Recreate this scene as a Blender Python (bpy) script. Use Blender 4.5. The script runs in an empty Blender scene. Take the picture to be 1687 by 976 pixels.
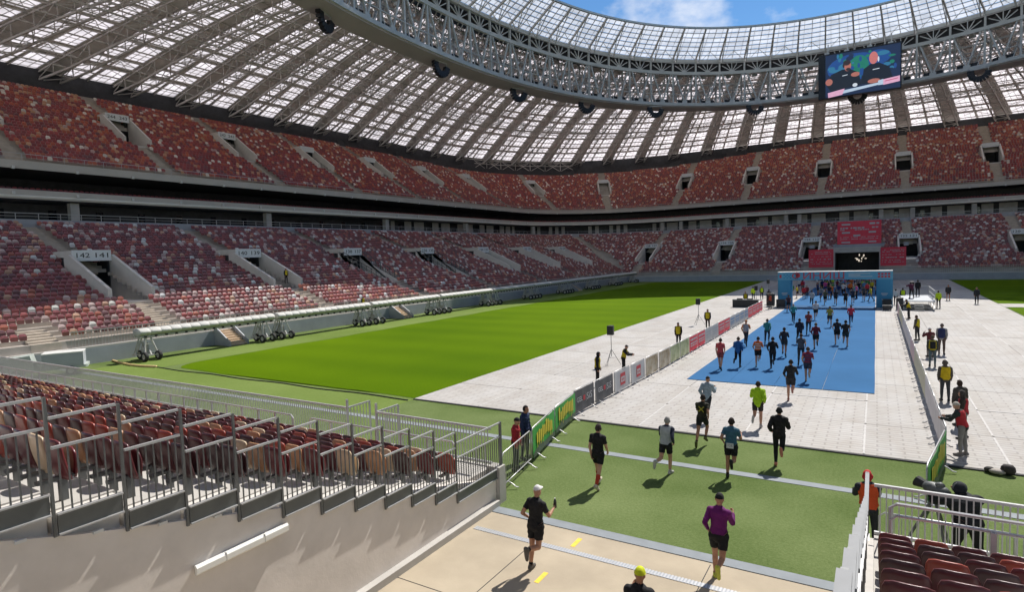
import bpy, math, random
import numpy as np
from mathutils import Vector, Matrix

random.seed(7)
rng = np.random.default_rng(7)
scene = bpy.context.scene
COL = scene.collection
R_ = math.radians

# ------------------------------------------------------------------ camera
YAW, PITCH, ROLL, CAM_H = 0.550986, 0.0663262, -0.0345308, 6.8
fw = np.array([-math.sin(YAW) * math.cos(PITCH), math.cos(YAW) * math.cos(PITCH), -math.sin(PITCH)])
r0 = np.array([math.cos(YAW), math.sin(YAW), 0.0])
u0 = np.cross(r0, fw)
cr = r0 * math.cos(ROLL) + u0 * math.sin(ROLL)
cu = -r0 * math.sin(ROLL) + u0 * math.cos(ROLL)
cam_d = bpy.data.cameras.new('camera')
cam = bpy.data.objects.new('camera', cam_d)
COL.objects.link(cam)
m = Matrix(((cr[0], cu[0], -fw[0], 0), (cr[1], cu[1], -fw[1], 0), (cr[2], cu[2], -fw[2], CAM_H), (0, 0, 0, 1)))
cam.matrix_world = m
cam_d.sensor_width = 36.0
cam_d.sensor_fit = 'HORIZONTAL'
cam_d.lens = 36.0 * 977.64 / 1687.0
cam_d.clip_start = 0.1
cam_d.clip_end = 3000
scene.camera = cam

# ------------------------------------------------------------------ light
SUN_EL, SUN_AZ = R_(50), R_(7.0)          # azimuth measured from +Y towards +X
sd = Vector((math.sin(SUN_AZ) * math.cos(SUN_EL), math.cos(SUN_AZ) * math.cos(SUN_EL), math.sin(SUN_EL)))
sun_d = bpy.data.lights.new('sun', 'SUN')
sun_d.energy = 3.8
sun_d.angle = R_(0.55)
sun_d.color = (1.0, 0.955, 0.89)
sun = bpy.data.objects.new('sun', sun_d)
sun.rotation_euler = sd.to_track_quat('Z', 'Y').to_euler()
sun.location = (60, 250, 300)
COL.objects.link(sun)

w = bpy.data.worlds.new('World')
scene.world = w
w.use_nodes = True
nt = w.node_tree
nt.nodes.clear()
out = nt.nodes.new('ShaderNodeOutputWorld')
bg = nt.nodes.new('ShaderNodeBackground')
sky = nt.nodes.new('ShaderNodeTexSky')
sky.sky_type = 'NISHITA'
sky.sun_disc = False
sky.sun_elevation = SUN_EL
sky.sun_rotation = SUN_AZ
sky.air_density = 1.0
sky.dust_density = 0.0
sky.ozone_density = 3.0
tc = nt.nodes.new('ShaderNodeTexCoord')
mp = nt.nodes.new('ShaderNodeMapping')
mp.inputs['Location'].default_value = (0.42, 0.1, 0.3)
mp.inputs['Scale'].default_value = (1, 1, 1.6)
nz = nt.nodes.new('ShaderNodeTexNoise')
nz.inputs['Scale'].default_value = 4.2
nz.inputs['Detail'].default_value = 9
nz.inputs['Roughness'].default_value = 0.55
rp = nt.nodes.new('ShaderNodeValToRGB')
rp.color_ramp.elements[0].position = 0.58
rp.color_ramp.elements[1].position = 0.74
mx = nt.nodes.new('ShaderNodeMixRGB')
mx.inputs['Color2'].default_value = (6.5, 6.6, 6.8, 1)
nt.links.new(tc.outputs['Generated'], mp.inputs['Vector'])
nt.links.new(mp.outputs['Vector'], nz.inputs['Vector'])
cd = fw + ((1078 - 843.5) / 977.64) * cr + ((488 - 10) / 977.64) * cu
cd = cd / np.linalg.norm(cd)
dp = nt.nodes.new('ShaderNodeVectorMath')
dp.operation = 'DOT_PRODUCT'
nt.links.new(tc.outputs['Generated'], dp.inputs[0])
dp.inputs[1].default_value = tuple(cd)
mr_ = nt.nodes.new('ShaderNodeMapRange')
mr_.inputs['From Min'].default_value = 0.992
mr_.inputs['From Max'].default_value = 0.9995
mr_.inputs['To Max'].default_value = 0.15
nt.links.new(dp.outputs['Value'], mr_.inputs['Value'])
ad_ = nt.nodes.new('ShaderNodeMath')
ad_.operation = 'ADD'
nt.links.new(nz.outputs['Fac'], ad_.inputs[0])
nt.links.new(mr_.outputs['Result'], ad_.inputs[1])
nt.links.new(ad_.outputs[0], rp.inputs['Fac'])
nt.links.new(rp.outputs['Color'], mx.inputs['Fac'])
hsv = nt.nodes.new('ShaderNodeHueSaturation')
hsv.inputs['Saturation'].default_value = 1.2
hsv.inputs['Value'].default_value = 0.74
nt.links.new(sky.outputs['Color'], hsv.inputs['Color'])
nt.links.new(hsv.outputs['Color'], mx.inputs['Color1'])
nt.links.new(mx.outputs['Color'], bg.inputs['Color'])
bg.inputs['Strength'].default_value = 0.092
nt.links.new(bg.outputs['Background'], out.inputs['Surface'])

vs = scene.view_settings
vs.view_transform = 'Standard'
vs.look = 'None'
vs.exposure = 0.80
vs.gamma = 1.0
scene.cycles.use_denoising = True
scene.cycles.max_bounces = 8
scene.cycles.diffuse_bounces = 5
scene.cycles.transparent_max_bounces = 12
scene.cycles.use_adaptive_sampling = True
scene.cycles.sample_clamp_indirect = 6.0


# ------------------------------------------------------------------ materials
def new_mat(name):
    mt = bpy.data.materials.new(name)
    mt.use_nodes = True
    return mt, mt.node_tree, mt.node_tree.nodes['Principled BSDF']


def c4(c):
    return (c[0], c[1], c[2], 1.0)


def mat(name, col, rough=0.6, metal=0.0, var=0.12, scale=3.0, bump=0.0, bscale=None, detail=4.0, spec=0.5, stretch=(1, 1, 1), col2=None, lo=0.3, hi=0.7):
    """principled colour broken up with noise, optional relief"""
    mt, t, b = new_mat(name)
    b.inputs['Roughness'].default_value = rough
    b.inputs['Metallic'].default_value = metal
    b.inputs['Specular IOR Level'].default_value = spec
    tcn = t.nodes.new('ShaderNodeTexCoord')
    mpn = t.nodes.new('ShaderNodeMapping')
    mpn.inputs['Scale'].default_value = stretch
    t.links.new(tcn.outputs['Object'], mpn.inputs['Vector'])
    n = t.nodes.new('ShaderNodeTexNoise')
    n.inputs['Scale'].default_value = scale
    n.inputs['Detail'].default_value = detail
    n.inputs['Roughness'].default_value = 0.6
    t.links.new(mpn.outputs['Vector'], n.inputs['Vector'])
    r = t.nodes.new('ShaderNodeValToRGB')
    a = tuple(max(0, x * (1 - var)) for x in col)
    d = tuple(min(1, x * (1 + var)) for x in col) if col2 is None else col2
    r.color_ramp.elements[0].color = c4(a)
    r.color_ramp.elements[1].color = c4(d)
    r.color_ramp.elements[0].position = lo
    r.color_ramp.elements[1].position = hi
    t.links.new(n.outputs['Fac'], r.inputs['Fac'])
    t.links.new(r.outputs['Color'], b.inputs['Base Color'])
    if bump:
        n2 = t.nodes.new('ShaderNodeTexNoise')
        n2.inputs['Scale'].default_value = bscale or scale * 6
        n2.inputs['Detail'].default_value = 5
        t.links.new(mpn.outputs['Vector'], n2.inputs['Vector'])
        bp = t.nodes.new('ShaderNodeBump')
        bp.inputs['Strength'].default_value = bump
        bp.inputs['Distance'].default_value = 0.02
        t.links.new(n2.outputs['Fac'], bp.inputs['Height'])
        t.links.new(bp.outputs['Normal'], b.inputs['Normal'])
    return mt


def emis(name, col, strength=1.0):
    mt, t, b = new_mat(name)
    b.inputs['Base Color'].default_value = (0.01, 0.01, 0.01, 1)
    b.inputs['Roughness'].default_value = 0.3
    n = t.nodes.new('ShaderNodeTexNoise')
    n.inputs['Scale'].default_value = 6.0
    r = t.nodes.new('ShaderNodeValToRGB')
    r.color_ramp.elements[0].color = c4([x * 0.75 for x in col])
    r.color_ramp.elements[1].color = c4([x * 1.15 for x in col])
    t.links.new(n.outputs['Fac'], r.inputs['Fac'])
    t.links.new(r.outputs['Color'], b.inputs['Emission Color'])
    b.inputs['Emission Strength'].default_value = strength * 0.68
    return mt


def pane_mat(name, col, transp, tint):
    mt = bpy.data.materials.new(name)
    mt.use_nodes = True
    t = mt.node_tree
    t.nodes.clear()
    o = t.nodes.new('ShaderNodeOutputMaterial')
    tr = t.nodes.new('ShaderNodeBsdfTranslucent')
    df = t.nodes.new('ShaderNodeBsdfDiffuse')
    tp = t.nodes.new('ShaderNodeBsdfTransparent')
    m1 = t.nodes.new('ShaderNodeMixShader')
    m2 = t.nodes.new('ShaderNodeMixShader')
    n = t.nodes.new('ShaderNodeTexNoise')
    n.inputs['Scale'].default_value = 0.35
    n.inputs['Detail'].default_value = 3
    tcn = t.nodes.new('ShaderNodeTexCoord')
    t.links.new(tcn.outputs['Object'], n.inputs['Vector'])
    r = t.nodes.new('ShaderNodeValToRGB')
    r.color_ramp.elements[0].color = c4([x * 0.82 for x in col])
    r.color_ramp.elements[1].color = c4([min(1, x * 1.08) for x in col])
    r.color_ramp.elements[0].position = 0.3
    r.color_ramp.elements[1].position = 0.7
    t.links.new(n.outputs['Fac'], r.inputs['Fac'])
    t.links.new(r.outputs['Color'], tr.inputs['Color'])
    df.inputs['Color'].default_value = (0.55, 0.56, 0.57, 1)
    tp.inputs['Color'].default_value = c4(tint)
    m1.inputs['Fac'].default_value = 0.14
    m2.inputs['Fac'].default_value = transp
    t.links.new(tr.outputs[0], m1.inputs[1])
    t.links.new(df.outputs[0], m1.inputs[2])
    t.links.new(m1.outputs[0], m2.inputs[1])
    t.links.new(tp.outputs[0], m2.inputs[2])
    t.links.new(m2.outputs[0], o.inputs['Surface'])
    return mt


def turf_mat(name, c1, c2, patch, fine, stripe=0.0, stripe_w=5.0):
    mt, t, b = new_mat(name)
    b.inputs['Roughness'].default_value = 0.95
    b.inputs['Specular IOR Level'].default_value = 0.03
    tcn = t.nodes.new('ShaderNodeTexCoord')
    n1 = t.nodes.new('ShaderNodeTexNoise')
    n1.inputs['Scale'].default_value = patch
    n1.inputs['Detail'].default_value = 6
    n2 = t.nodes.new('ShaderNodeTexNoise')
    n2.inputs['Scale'].default_value = fine
    n2.inputs['Detail'].default_value = 7
    n2.inputs['Roughness'].default_value = 0.8
    t.links.new(tcn.outputs['Object'], n1.inputs['Vector'])
    t.links.new(tcn.outputs['Object'], n2.inputs['Vector'])
    ad = t.nodes.new('ShaderNodeMath')
    ad.operation = 'ADD'
    ml = t.nodes.new('ShaderNodeMath')
    ml.operation = 'MULTIPLY'
    ml.inputs[1].default_value = 0.5
    t.links.new(n1.outputs['Fac'], ad.inputs[0])
    t.links.new(n2.outputs['Fac'], ad.inputs[1])
    t.links.new(ad.outputs[0], ml.inputs[0])
    src = ml.outputs[0]
    if stripe:
        wv = t.nodes.new('ShaderNodeTexWave')
        wv.wave_type = 'BANDS'
        wv.bands_direction = 'Y'
        wv.inputs['Scale'].default_value = 0.314 / stripe_w
        wv.inputs['Distortion'].default_value = 0.6
        t.links.new(tcn.outputs['Object'], wv.inputs['Vector'])
        mm = t.nodes.new('ShaderNodeMath')
        mm.operation = 'MULTIPLY_ADD'
        mm.inputs[1].default_value = stripe
        t.links.new(wv.outputs['Fac'], mm.inputs[0])
        t.links.new(src, mm.inputs[2])
        src = mm.outputs[0]
    r = t.nodes.new('ShaderNodeValToRGB')
    r.color_ramp.elements[0].color = c4(c1)
    r.color_ramp.elements[1].color = c4(c2)
    r.color_ramp.elements[0].position = 0.36
    r.color_ramp.elements[1].position = 0.66
    t.links.new(src, r.inputs['Fac'])
    t.links.new(r.outputs['Color'], b.inputs['Base Color'])
    bp = t.nodes.new('ShaderNodeBump')
    bp.inputs['Strength'].default_value = 0.6
    bp.inputs['Distance'].default_value = 0.03
    t.links.new(n2.outputs['Fac'], bp.inputs['Height'])
    t.links.new(bp.outputs['Normal'], b.inputs['Normal'])
    return mt


def cover_mat():
    """white plastic pitch cover: small interlocking tiles with worn, dirty joints, widened to paint in light and dark streaks"""
    mt, t, b = new_mat('pitch_cover_plastic')
    b.inputs['Roughness'].default_value = 0.8
    b.inputs['Specular IOR Level'].default_value = 0.12
    tcn = t.nodes.new('ShaderNodeTexCoord')
    gi = t.nodes.new('ShaderNodeObjectInfo')
    br = t.nodes.new('ShaderNodeTexBrick')
    br.inputs['Scale'].default_value = 1.0
    br.inputs['Brick Width'].default_value = 0.75
    br.inputs['Row Height'].default_value = 0.25
    br.inputs['Mortar Size'].default_value = 0.04  # wide soft joints paint the light and dark streaks of convex tile rows
    br.inputs['Mortar Smooth'].default_value = 0.6
    br.inputs['Color1'].default_value = (0.425, 0.410, 0.392, 1)
    br.inputs['Color2'].default_value = (0.465, 0.448, 0.430, 1)
    br.inputs['Mortar'].default_value = (0.345, 0.332, 0.318, 1)
    t.links.new(tcn.outputs['Object'], br.inputs['Vector'])
    n = t.nodes.new('ShaderNodeTexNoise')
    n.inputs['Scale'].default_value = 0.5
    n.inputs['Detail'].default_value = 7
    n.inputs['Roughness'].default_value = 0.7
    mpn = t.nodes.new('ShaderNodeMapping')
    mpn.inputs['Scale'].default_value = (1.4, 0.6, 1)
    t.links.new(tcn.outputs['Object'], mpn.inputs['Vector'])
    # the panels share a mesh, so shift the noise with each panel's own random number
    sc = t.nodes.new('ShaderNodeVectorMath')
    sc.operation = 'SCALE'
    cb = t.nodes.new('ShaderNodeCombineXYZ')
    t.links.new(gi.outputs['Random'], cb.inputs[0])
    t.links.new(gi.outputs['Random'], cb.inputs[1])
    t.links.new(cb.outputs[0], sc.inputs[0])
    sc.inputs['Scale'].default_value = 50.0
    av = t.nodes.new('ShaderNodeVectorMath')
    av.operation = 'ADD'
    t.links.new(mpn.outputs['Vector'], av.inputs[0])
    t.links.new(sc.outputs[0], av.inputs[1])
    t.links.new(av.outputs[0], n.inputs['Vector'])
    r = t.nodes.new('ShaderNodeValToRGB')
    r.color_ramp.elements[0].color = (0.86, 0.83, 0.79, 1)
    r.color_ramp.elements[1].color = (1, 1, 1, 1)
    r.color_ramp.elements[0].position = 0.34
    r.color_ramp.elements[1].position = 0.62
    t.links.new(n.outputs['Fac'], r.inputs['Fac'])
    m1 = t.nodes.new('ShaderNodeMixRGB')
    m1.blend_type = 'MULTIPLY'
    m1.inputs['Fac'].default_value = 1.0
    t.links.new(br.outputs['Color'], m1.inputs['Color1'])
    t.links.new(r.outputs['Color'], m1.inputs['Color2'])
    hs = t.nodes.new('ShaderNodeHueSaturation')
    mr = t.nodes.new('ShaderNodeMapRange')
    mr.inputs['To Min'].default_value = 0.95
    mr.inputs['To Max'].default_value = 1.04
    t.links.new(gi.outputs['Random'], mr.inputs['Value'])
    t.links.new(mr.outputs['Result'], hs.inputs['Value'])
    t.links.new(m1.outputs['Color'], hs.inputs['Color'])
    t.links.new(hs.outputs['Color'], b.inputs['Base Color'])
    bp = t.nodes.new('ShaderNodeBump')
    bp.inputs['Strength'].default_value = 0.35
    bp.inputs['Distance'].default_value = 0.02
    ad = t.nodes.new('ShaderNodeMath')
    ad.operation = 'ADD'
    t.links.new(br.outputs['Fac'], ad.inputs[0])
    t.links.new(n.outputs['Fac'], ad.inputs[1])
    bp.invert = True
    t.links.new(ad.outputs[0], bp.inputs['Height'])
    t.links.new(bp.outputs['Normal'], b.inputs['Normal'])
    return mt


def seat_attr_mat():
    mt, t, b = new_mat('seat_plastic_mixed')
    a = t.nodes.new('ShaderNodeAttribute')
    a.attribute_name = 'seat_colour'
    b.inputs['Roughness'].default_value = 0.30
    b.inputs['Specular IOR Level'].default_value = 0.6
    n = t.nodes.new('ShaderNodeTexNoise')
    n.inputs['Scale'].default_value = 1.5
    m1 = t.nodes.new('ShaderNodeMixRGB')
    m1.blend_type = 'MULTIPLY'
    m1.inputs['Fac'].default_value = 0.35
    t.links.new(a.outputs['Color'], m1.inputs['Color1'])
    t.links.new(n.outputs['Fac'], m1.inputs['Color2'])
    t.links.new(m1.outputs['Color'], b.inputs['Base Color'])
    return mt


M = {}
M['concrete'] = mat('concrete_grey', (0.42, 0.40, 0.37), 0.85, var=0.14, scale=0.8, bump=0.15, bscale=20)
M['near_floor'] = mat('near_terrace_concrete', (0.42, 0.40, 0.37), 0.8, var=0.12, scale=1.0, bump=0.1, bscale=20)
M['terrace'] = mat('terrace_concrete', (0.40, 0.36, 0.32), 0.85, var=0.15, scale=0.6)
M['aisle'] = mat('aisle_concrete', (0.47, 0.41, 0.34), 0.85, var=0.15, scale=1.2)
M['tunnel_wall'] = mat('tunnel_wall_render', (0.68, 0.625, 0.57), 0.9, var=0.10, scale=0.9, bump=0.12, bscale=14)
M['tunnel_floor'] = mat('tunnel_floor_concrete', (0.385, 0.325, 0.24), 0.85, spec=0.2, var=0.13, scale=0.7, bump=0.12, bscale=25, detail=8)
M['kerb'] = mat('kerb_blue_grey', (0.20, 0.222, 0.24), 0.8, var=0.1, scale=2)
M['fascia'] = mat('fascia_beige', (0.52, 0.49, 0.455), 0.6, var=0.06, scale=0.5)
M['wall_grey'] = mat('pitch_wall_grey', (0.34, 0.36, 0.39), 0.7, var=0.1, scale=0.7)
M['white'] = mat('white_paint', (0.62, 0.62, 0.60), 0.45, var=0.05, scale=2)
M['dark'] = mat('dark_panels_and_shade', (0.040, 0.040, 0.045), 0.6, var=0.3, scale=1.2)  # dark panels, and shade painted into soffits, recesses and openings
M['dark_glass'] = mat('dark_glass', (0.012, 0.014, 0.02), 0.12, var=0.4, scale=0.8)
M['steel_roof'] = mat('roof_steel_taupe', (0.52, 0.485, 0.45), 0.6, var=0.1, scale=0.5)
M['deck'] = mat('roof_deck_liner', (0.78, 0.73, 0.69), 0.7, var=0.10, scale=0.4, bump=0.3, bscale=2, stretch=(3, 3, 3))
M['steel_ring'] = mat('ring_steel_green_grey', (0.46, 0.465, 0.45), 0.5, var=0.08, scale=0.6)
M['ring_soffit'] = mat('ring_soffit_taupe', (0.42, 0.38, 0.365), 0.6, var=0.06, scale=0.3)
M['rail'] = mat('galvanised_rail', (0.46, 0.46, 0.46), 0.35, metal=0.30, var=0.08, scale=6)
M['rail_paint'] = mat('painted_rail_grey', (0.17, 0.177, 0.185), 0.6, var=0.08, scale=5)
M['rail_dark'] = mat('railing_graphite', (0.135, 0.14, 0.14), 0.45, metal=0.35, var=0.1, scale=4)
M['plate'] = mat('kick_plate_graphite', (0.12, 0.127, 0.125), 0.45, metal=0.3, var=0.12, scale=3)
M['black'] = mat('black_plastic', (0.012, 0.012, 0.014), 0.5, var=0.2, scale=4)
M['rubber'] = mat('rubber_black', (0.02, 0.02, 0.02), 0.8, var=0.2, scale=6)
M['rig_white'] = mat('rig_white_paint', (0.45, 0.44, 0.41), 0.5, var=0.08, scale=2)
M['rig_fabric'] = mat('rig_white_cover', (0.46, 0.455, 0.43), 0.65, var=0.14, scale=3, bump=0.3, bscale=6)
M['turf'] = turf_mat('natural_turf', (0.046, 0.098, 0.0008), (0.098, 0.166, 0.0014), 0.05, 9.0, stripe=0.06, stripe_w=5.5)
M['turf2'] = turf_mat('artificial_turf', (0.058, 0.094, 0.022), (0.175, 0.218, 0.090), 0.25, 13.0)
M['turf3'] = turf_mat('artificial_turf_light', (0.108, 0.158, 0.034), (0.165, 0.220, 0.065), 0.15, 6.0)
M['cover'] = cover_mat()
M['tape'] = mat('joint_tape_white', (0.47, 0.455, 0.44), 0.7, spec=0.15, var=0.12, scale=3)
M['blue'] = mat('blue_carpet', (0.0408, 0.1258, 0.2652), 0.95, spec=0.05, var=0.08, scale=0.25, bump=0.1, bscale=60)
M['pane'] = pane_mat('roof_polycarbonate', (0.90, 0.86, 0.855), 0.03, (0.9, 0.9, 0.9))
M['pane_canopy'] = pane_mat('canopy_glass', (0.74, 0.74, 0.75), 0.18, (0.70, 0.80, 0.90))
M['seats'] = seat_attr_mat()
M['yellow'] = mat('yellow_paint', (0.75, 0.50, 0.04), 0.7, var=0.15, scale=9)
M['red_banner'] = mat('red_banner_fabric', (0.66, 0.055, 0.085), 0.75, var=0.07, scale=0.7)
M['arch_blue'] = mat('arch_blue_fabric', (0.0374, 0.2040, 0.3536), 0.7, var=0.08, scale=0.6)
M['arch_light'] = mat('arch_light_blue', (0.0884, 0.2856, 0.4216), 0.7, var=0.06, scale=0.6)
M['arch_red'] = mat('arch_red_print', (0.4216, 0.0408, 0.0544), 0.7, var=0.05, scale=2)
M['grey_banner'] = mat('grey_banner', (0.075, 0.078, 0.085), 0.7, var=0.1, scale=2)
M['green_banner'] = mat('green_banner', (0.0306, 0.2584, 0.0374), 0.7, var=0.12, scale=2)
M['black_banner'] = mat('dark_green_band', (0.06, 0.09, 0.06), 0.7, var=0.2, scale=3)
M['white_banner'] = mat('white_banner', (0.4080, 0.4148, 0.4284), 0.7, var=0.06, scale=2)
M['gold_banner'] = mat('ochre_banner', (0.46, 0.33, 0.15), 0.7, var=0.5, scale=1.6, col2=(0.50, 0.46, 0.38))
M['lime_banner'] = mat('olive_green_banner', (0.30, 0.38, 0.16), 0.7, var=0.35, scale=1.6, col2=(0.5, 0.52, 0.34))
M['bannerback'] = mat('banner_back_pale', (0.60, 0.57, 0.57), 0.8, var=0.08, scale=2)
M['bannerback_y'] = mat('banner_back_straw', (0.55, 0.52, 0.38), 0.8, var=0.1, scale=2)
M['bannerback_p'] = mat('banner_back_pink', (0.60, 0.45, 0.45), 0.8, var=0.1, scale=2)
M['sign'] = mat('sign_white', (0.72, 0.73, 0.74), 0.5, var=0.04, scale=2)
M['sign_ink'] = mat('sign_ink', (0.03, 0.03, 0.035), 0.6, var=0.1, scale=2)
M['lamp'] = mat('lamp_diffuser', (0.78, 0.77, 0.72), 0.35, var=0.03, scale=2)
M['portal'] = mat('portal_concrete', (0.58, 0.55, 0.51), 0.75, var=0.07, scale=0.8)
M['machine'] = mat('machine_grey_green', (0.36, 0.40, 0.37), 0.5, var=0.12, scale=2)
M['hose'] = mat('hose_ochre', (0.62, 0.45, 0.20), 0.7, var=0.12, scale=3)
M['wood'] = mat('stair_timber', (0.55, 0.42, 0.30), 0.7, var=0.15, scale=2)


_cm = {}


def cmat(col, rough=0.75):
    """plain cloth / plastic of a colour, cached"""
    col = tuple(x * 0.76 for x in col)
    k = tuple(round(x, 3) for x in col) + (rough,)
    if k not in _cm:
        _cm[k] = mat('cloth_%02d' % len(_cm), col, rough, var=0.16, scale=9, bump=0.25, bscale=18, spec=0.3)
    return _cm[k]


# ------------------------------------------------------------------ mesh helpers
BOXF = np.array([[0, 3, 2, 1], [4, 5, 6, 7], [0, 1, 5, 4], [1, 2, 6, 5], [2, 3, 7, 6], [3, 0, 4, 7]])


class MB:
    def __init__(s):
        s.V, s.F, s.M, s.n = [], [], [], 0

    def add(s, V, F, m=0):
        V = np.asarray(V, float).reshape(-1, 3)
        F = np.asarray(F, int)
        s.V.append(V)
        s.F.append(F + s.n)
        s.M.append(np.full(len(F), m, int))
        s.n += len(V)
        return s

    def box(s, x0, x1, y0, y1, z0, z1, m=0):
        return s.add([(x0, y0, z0), (x1, y0, z0), (x1, y1, z0), (x0, y1, z0), (x0, y0, z1), (x1, y0, z1), (x1, y1, z1), (x0, y1, z1)], BOXF, m)

    def bars(s, P, Q, w, h=None, m=0, up=(0, 0, 1)):
        P = np.asarray(P, float).reshape(-1, 3)
        Q = np.asarray(Q, float).reshape(-1, 3)
        h = w if h is None else h
        d = Q - P
        d /= np.maximum(np.linalg.norm(d, axis=1, keepdims=True), 1e-9)
        a = np.cross(d, np.array(up, float))
        L = np.linalg.norm(a, axis=1, keepdims=True)
        a = np.where(L < 1e-4, np.array([[1.0, 0, 0]]), a / np.maximum(L, 1e-9))
        b = np.cross(a, d)
        a = a * w / 2
        b = b * h / 2
        V = np.stack([P - a - b, P + a - b, P + a + b, P - a + b, Q - a - b, Q + a - b, Q + a + b, Q - a + b], 1).reshape(-1, 3)
        n = len(P)
        F = (BOXF[None] + 8 * np.arange(n)[:, None, None]).reshape(-1, 4)
        return s.add(V, F, m)

    def tube(s, pts, r, n=6, m=0):
        pts = [np.array(p, float) for p in pts]
        rings = []
        a = None
        for i, p in enumerate(pts):
            t = pts[min(i + 1, len(pts) - 1)] - pts[max(i - 1, 0)]
            t /= max(np.linalg.norm(t), 1e-9)
            if a is None:
                a = np.cross(t, (0, 0, 1) if abs(t[2]) < 0.9 else (0, 1, 0))
            else:
                a = a - t * (a @ t)
                if np.linalg.norm(a) < 1e-3:
                    a = np.cross(t, (0, 1, 0.1))
            a /= np.linalg.norm(a)
            b = np.cross(a, t)
            rr = r[i] if hasattr(r, '__len__') else r
            ang = np.arange(n) * 2 * math.pi / n
            rings.append(p + rr * (np.cos(ang)[:, None] * a + np.sin(ang)[:, None] * b))
        V = np.concatenate(rings)
        F = []
        for i in range(len(pts) - 1):
            for j in range(n):
                k = (j + 1) % n
                F.append((i * n + j, i * n + k, (i + 1) * n + k, (i + 1) * n + j))
        s.add(V, F, m)
        for base, rev in ((0, False), ((len(pts) - 1) * n, True)):
            c = np.arange(n) + base
            for j in range(1, n - 1):
                f = [c[0], c[j], c[j + 1]]
                s.F.append(np.array([f if rev else f[::-1]]) + s.n - len(V))
                s.M.append(np.array([m]))
        return s

    def lathe(s, prof, n=12, m=0, c=(0, 0, 0), axis='z', sy=1.0):
        V, F = [], []
        for (r, z) in prof:
            for j in range(n):
                a = 2 * math.pi * j / n
                x, y = r * math.cos(a), r * math.sin(a) * sy
                p = (x, y, z) if axis == 'z' else ((z, x, y) if axis == 'x' else (x, z, y))
                V.append((p[0] + c[0], p[1] + c[1], p[2] + c[2]))
        for i in range(len(prof) - 1):
            for j in range(n):
                k = (j + 1) % n
                F.append((i * n + j, i * n + k, (i + 1) * n + k, (i + 1) * n + j))
        return s.add(V, F, m)

    def prism(s, poly, z0, z1, m=0):
        """convex polygon in XY, extruded in Z"""
        n = len(poly)
        V = [(x, y, z0) for x, y in poly] + [(x, y, z1) for x, y in poly]
        s.add(V, [(i, (i + 1) % n, n + (i + 1) % n, n + i) for i in range(n)], m)
        b = s.n - 2 * n
        for i in range(1, n - 1):
            s.F.append(np.array([[b, b + i + 1, b + i], [b + n, b + n + i, b + n + i + 1]]))
            s.M.append(np.array([m, m]))
        return s

    def mesh(s, name, mats, smooth=False):
        V = np.concatenate(s.V)
        me = bpy.data.meshes.new(name)
        me.vertices.add(len(V))
        me.vertices.foreach_set('co', V.ravel())
        loops = np.concatenate([f.ravel() for f in s.F])
        sizes = np.concatenate([np.full(len(f), f.shape[1]) for f in s.F])
        starts = np.concatenate([[0], np.cumsum(sizes)[:-1]])
        me.loops.add(len(loops))
        me.loops.foreach_set('vertex_index', loops.astype(np.int32))
        me.polygons.add(len(sizes))
        me.polygons.foreach_set('loop_start', starts.astype(np.int32))
        if not isinstance(mats, (list, tuple)):
            mats = [mats]
        for mm in mats:
            me.materials.append(mm)
        me.polygons.foreach_set('material_index', np.concatenate(s.M).astype(np.int32))
        me.polygons.foreach_set('use_smooth', np.full(len(sizes), smooth))
        me.update(calc_edges=True)
        return me

    def build(s, name, mats, parent=None, smooth=False):
        return link(name, s.mesh(name, mats, smooth), parent)


def link(name, data, parent=None, loc=None, rz=None):
    o = bpy.data.objects.new(name, data)
    COL.objects.link(o)
    if parent is not None:
        o.parent = parent
    if loc is not None:
        o.location = loc
    if rz is not None:
        o.rotation_euler = (0, 0, rz)
    return o


def tag(o, label=None, cat=None, group=None, kind=None):
    if label:
        o['label'] = label
    if cat:
        o['category'] = cat
    if group:
        o['group'] = group
    if kind:
        o['kind'] = kind
    return o


def empty(name, loc=(0, 0, 0), rz=0.0, **kw):
    o = bpy.data.objects.new(name, None)
    o.empty_display_size = 0.2
    COL.objects.link(o)
    o.location = loc
    o.rotation_euler = (0, 0, rz)
    return tag(o, **kw)


def copy_tree(o, parent=None):
    c = o.copy()
    COL.objects.link(c)
    c.parent = parent
    for ch in list(o.children):
        copy_tree(ch, c)
    return c


def text_mesh(name, body, size, material, depth=0.01, width=None):
    cu_ = bpy.data.curves.new(name, 'FONT')
    cu_.body = body
    cu_.size = size
    cu_.extrude = depth
    cu_.align_x = 'CENTER'
    cu_.align_y = 'CENTER'
    cu_.resolution_u = 2
    ob = bpy.data.objects.new(name, cu_)
    COL.objects.link(ob)
    dg = bpy.context.evaluated_depsgraph_get()
    me = bpy.data.meshes.new_from_object(ob.evaluated_get(dg))
    bpy.data.objects.remove(ob)
    bpy.data.curves.remove(cu_)
    me.name = name
    me.materials.clear()
    me.materials.append(material)
    if width:
        n = len(me.vertices)
        co = np.empty(n * 3)
        me.vertices.foreach_get('co', co)
        co = co.reshape(-1, 3)
        w0 = co[:, 0].max() - co[:, 0].min()
        co[:, 0] *= width / w0
        me.vertices.foreach_set('co', co.ravel())
        me.update()
    return me

# ================================================================== SETTING
def slab(name, x0, x1, y0, y1, z, material, th=0.3, parent=None):
    o = MB().box(x0, x1, y0, y1, z - th, z).build(name, material, parent)
    return tag(o, kind='structure')


tag(MB().box(-900, 900, -900, 900, -0.60, -0.5).build('ground', M['concrete']), kind='structure')
slab('artificial_turf', -49.2, 41.2, 13.15, 131.2, 0.0, M['turf2'], 0.4)
# pale artificial strip round the pitch on the left
slab('turf_border_strip', -46.4, -41.9, 19.0, 131.0, 0.004, M['turf3'], 0.002)
mb = MB()
mb.box(-41.9, -19.2, 19.0, 21.85, 0.002, 0.004)
tag(mb.build('turf_border_near', M['turf3']), kind='structure')
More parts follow.
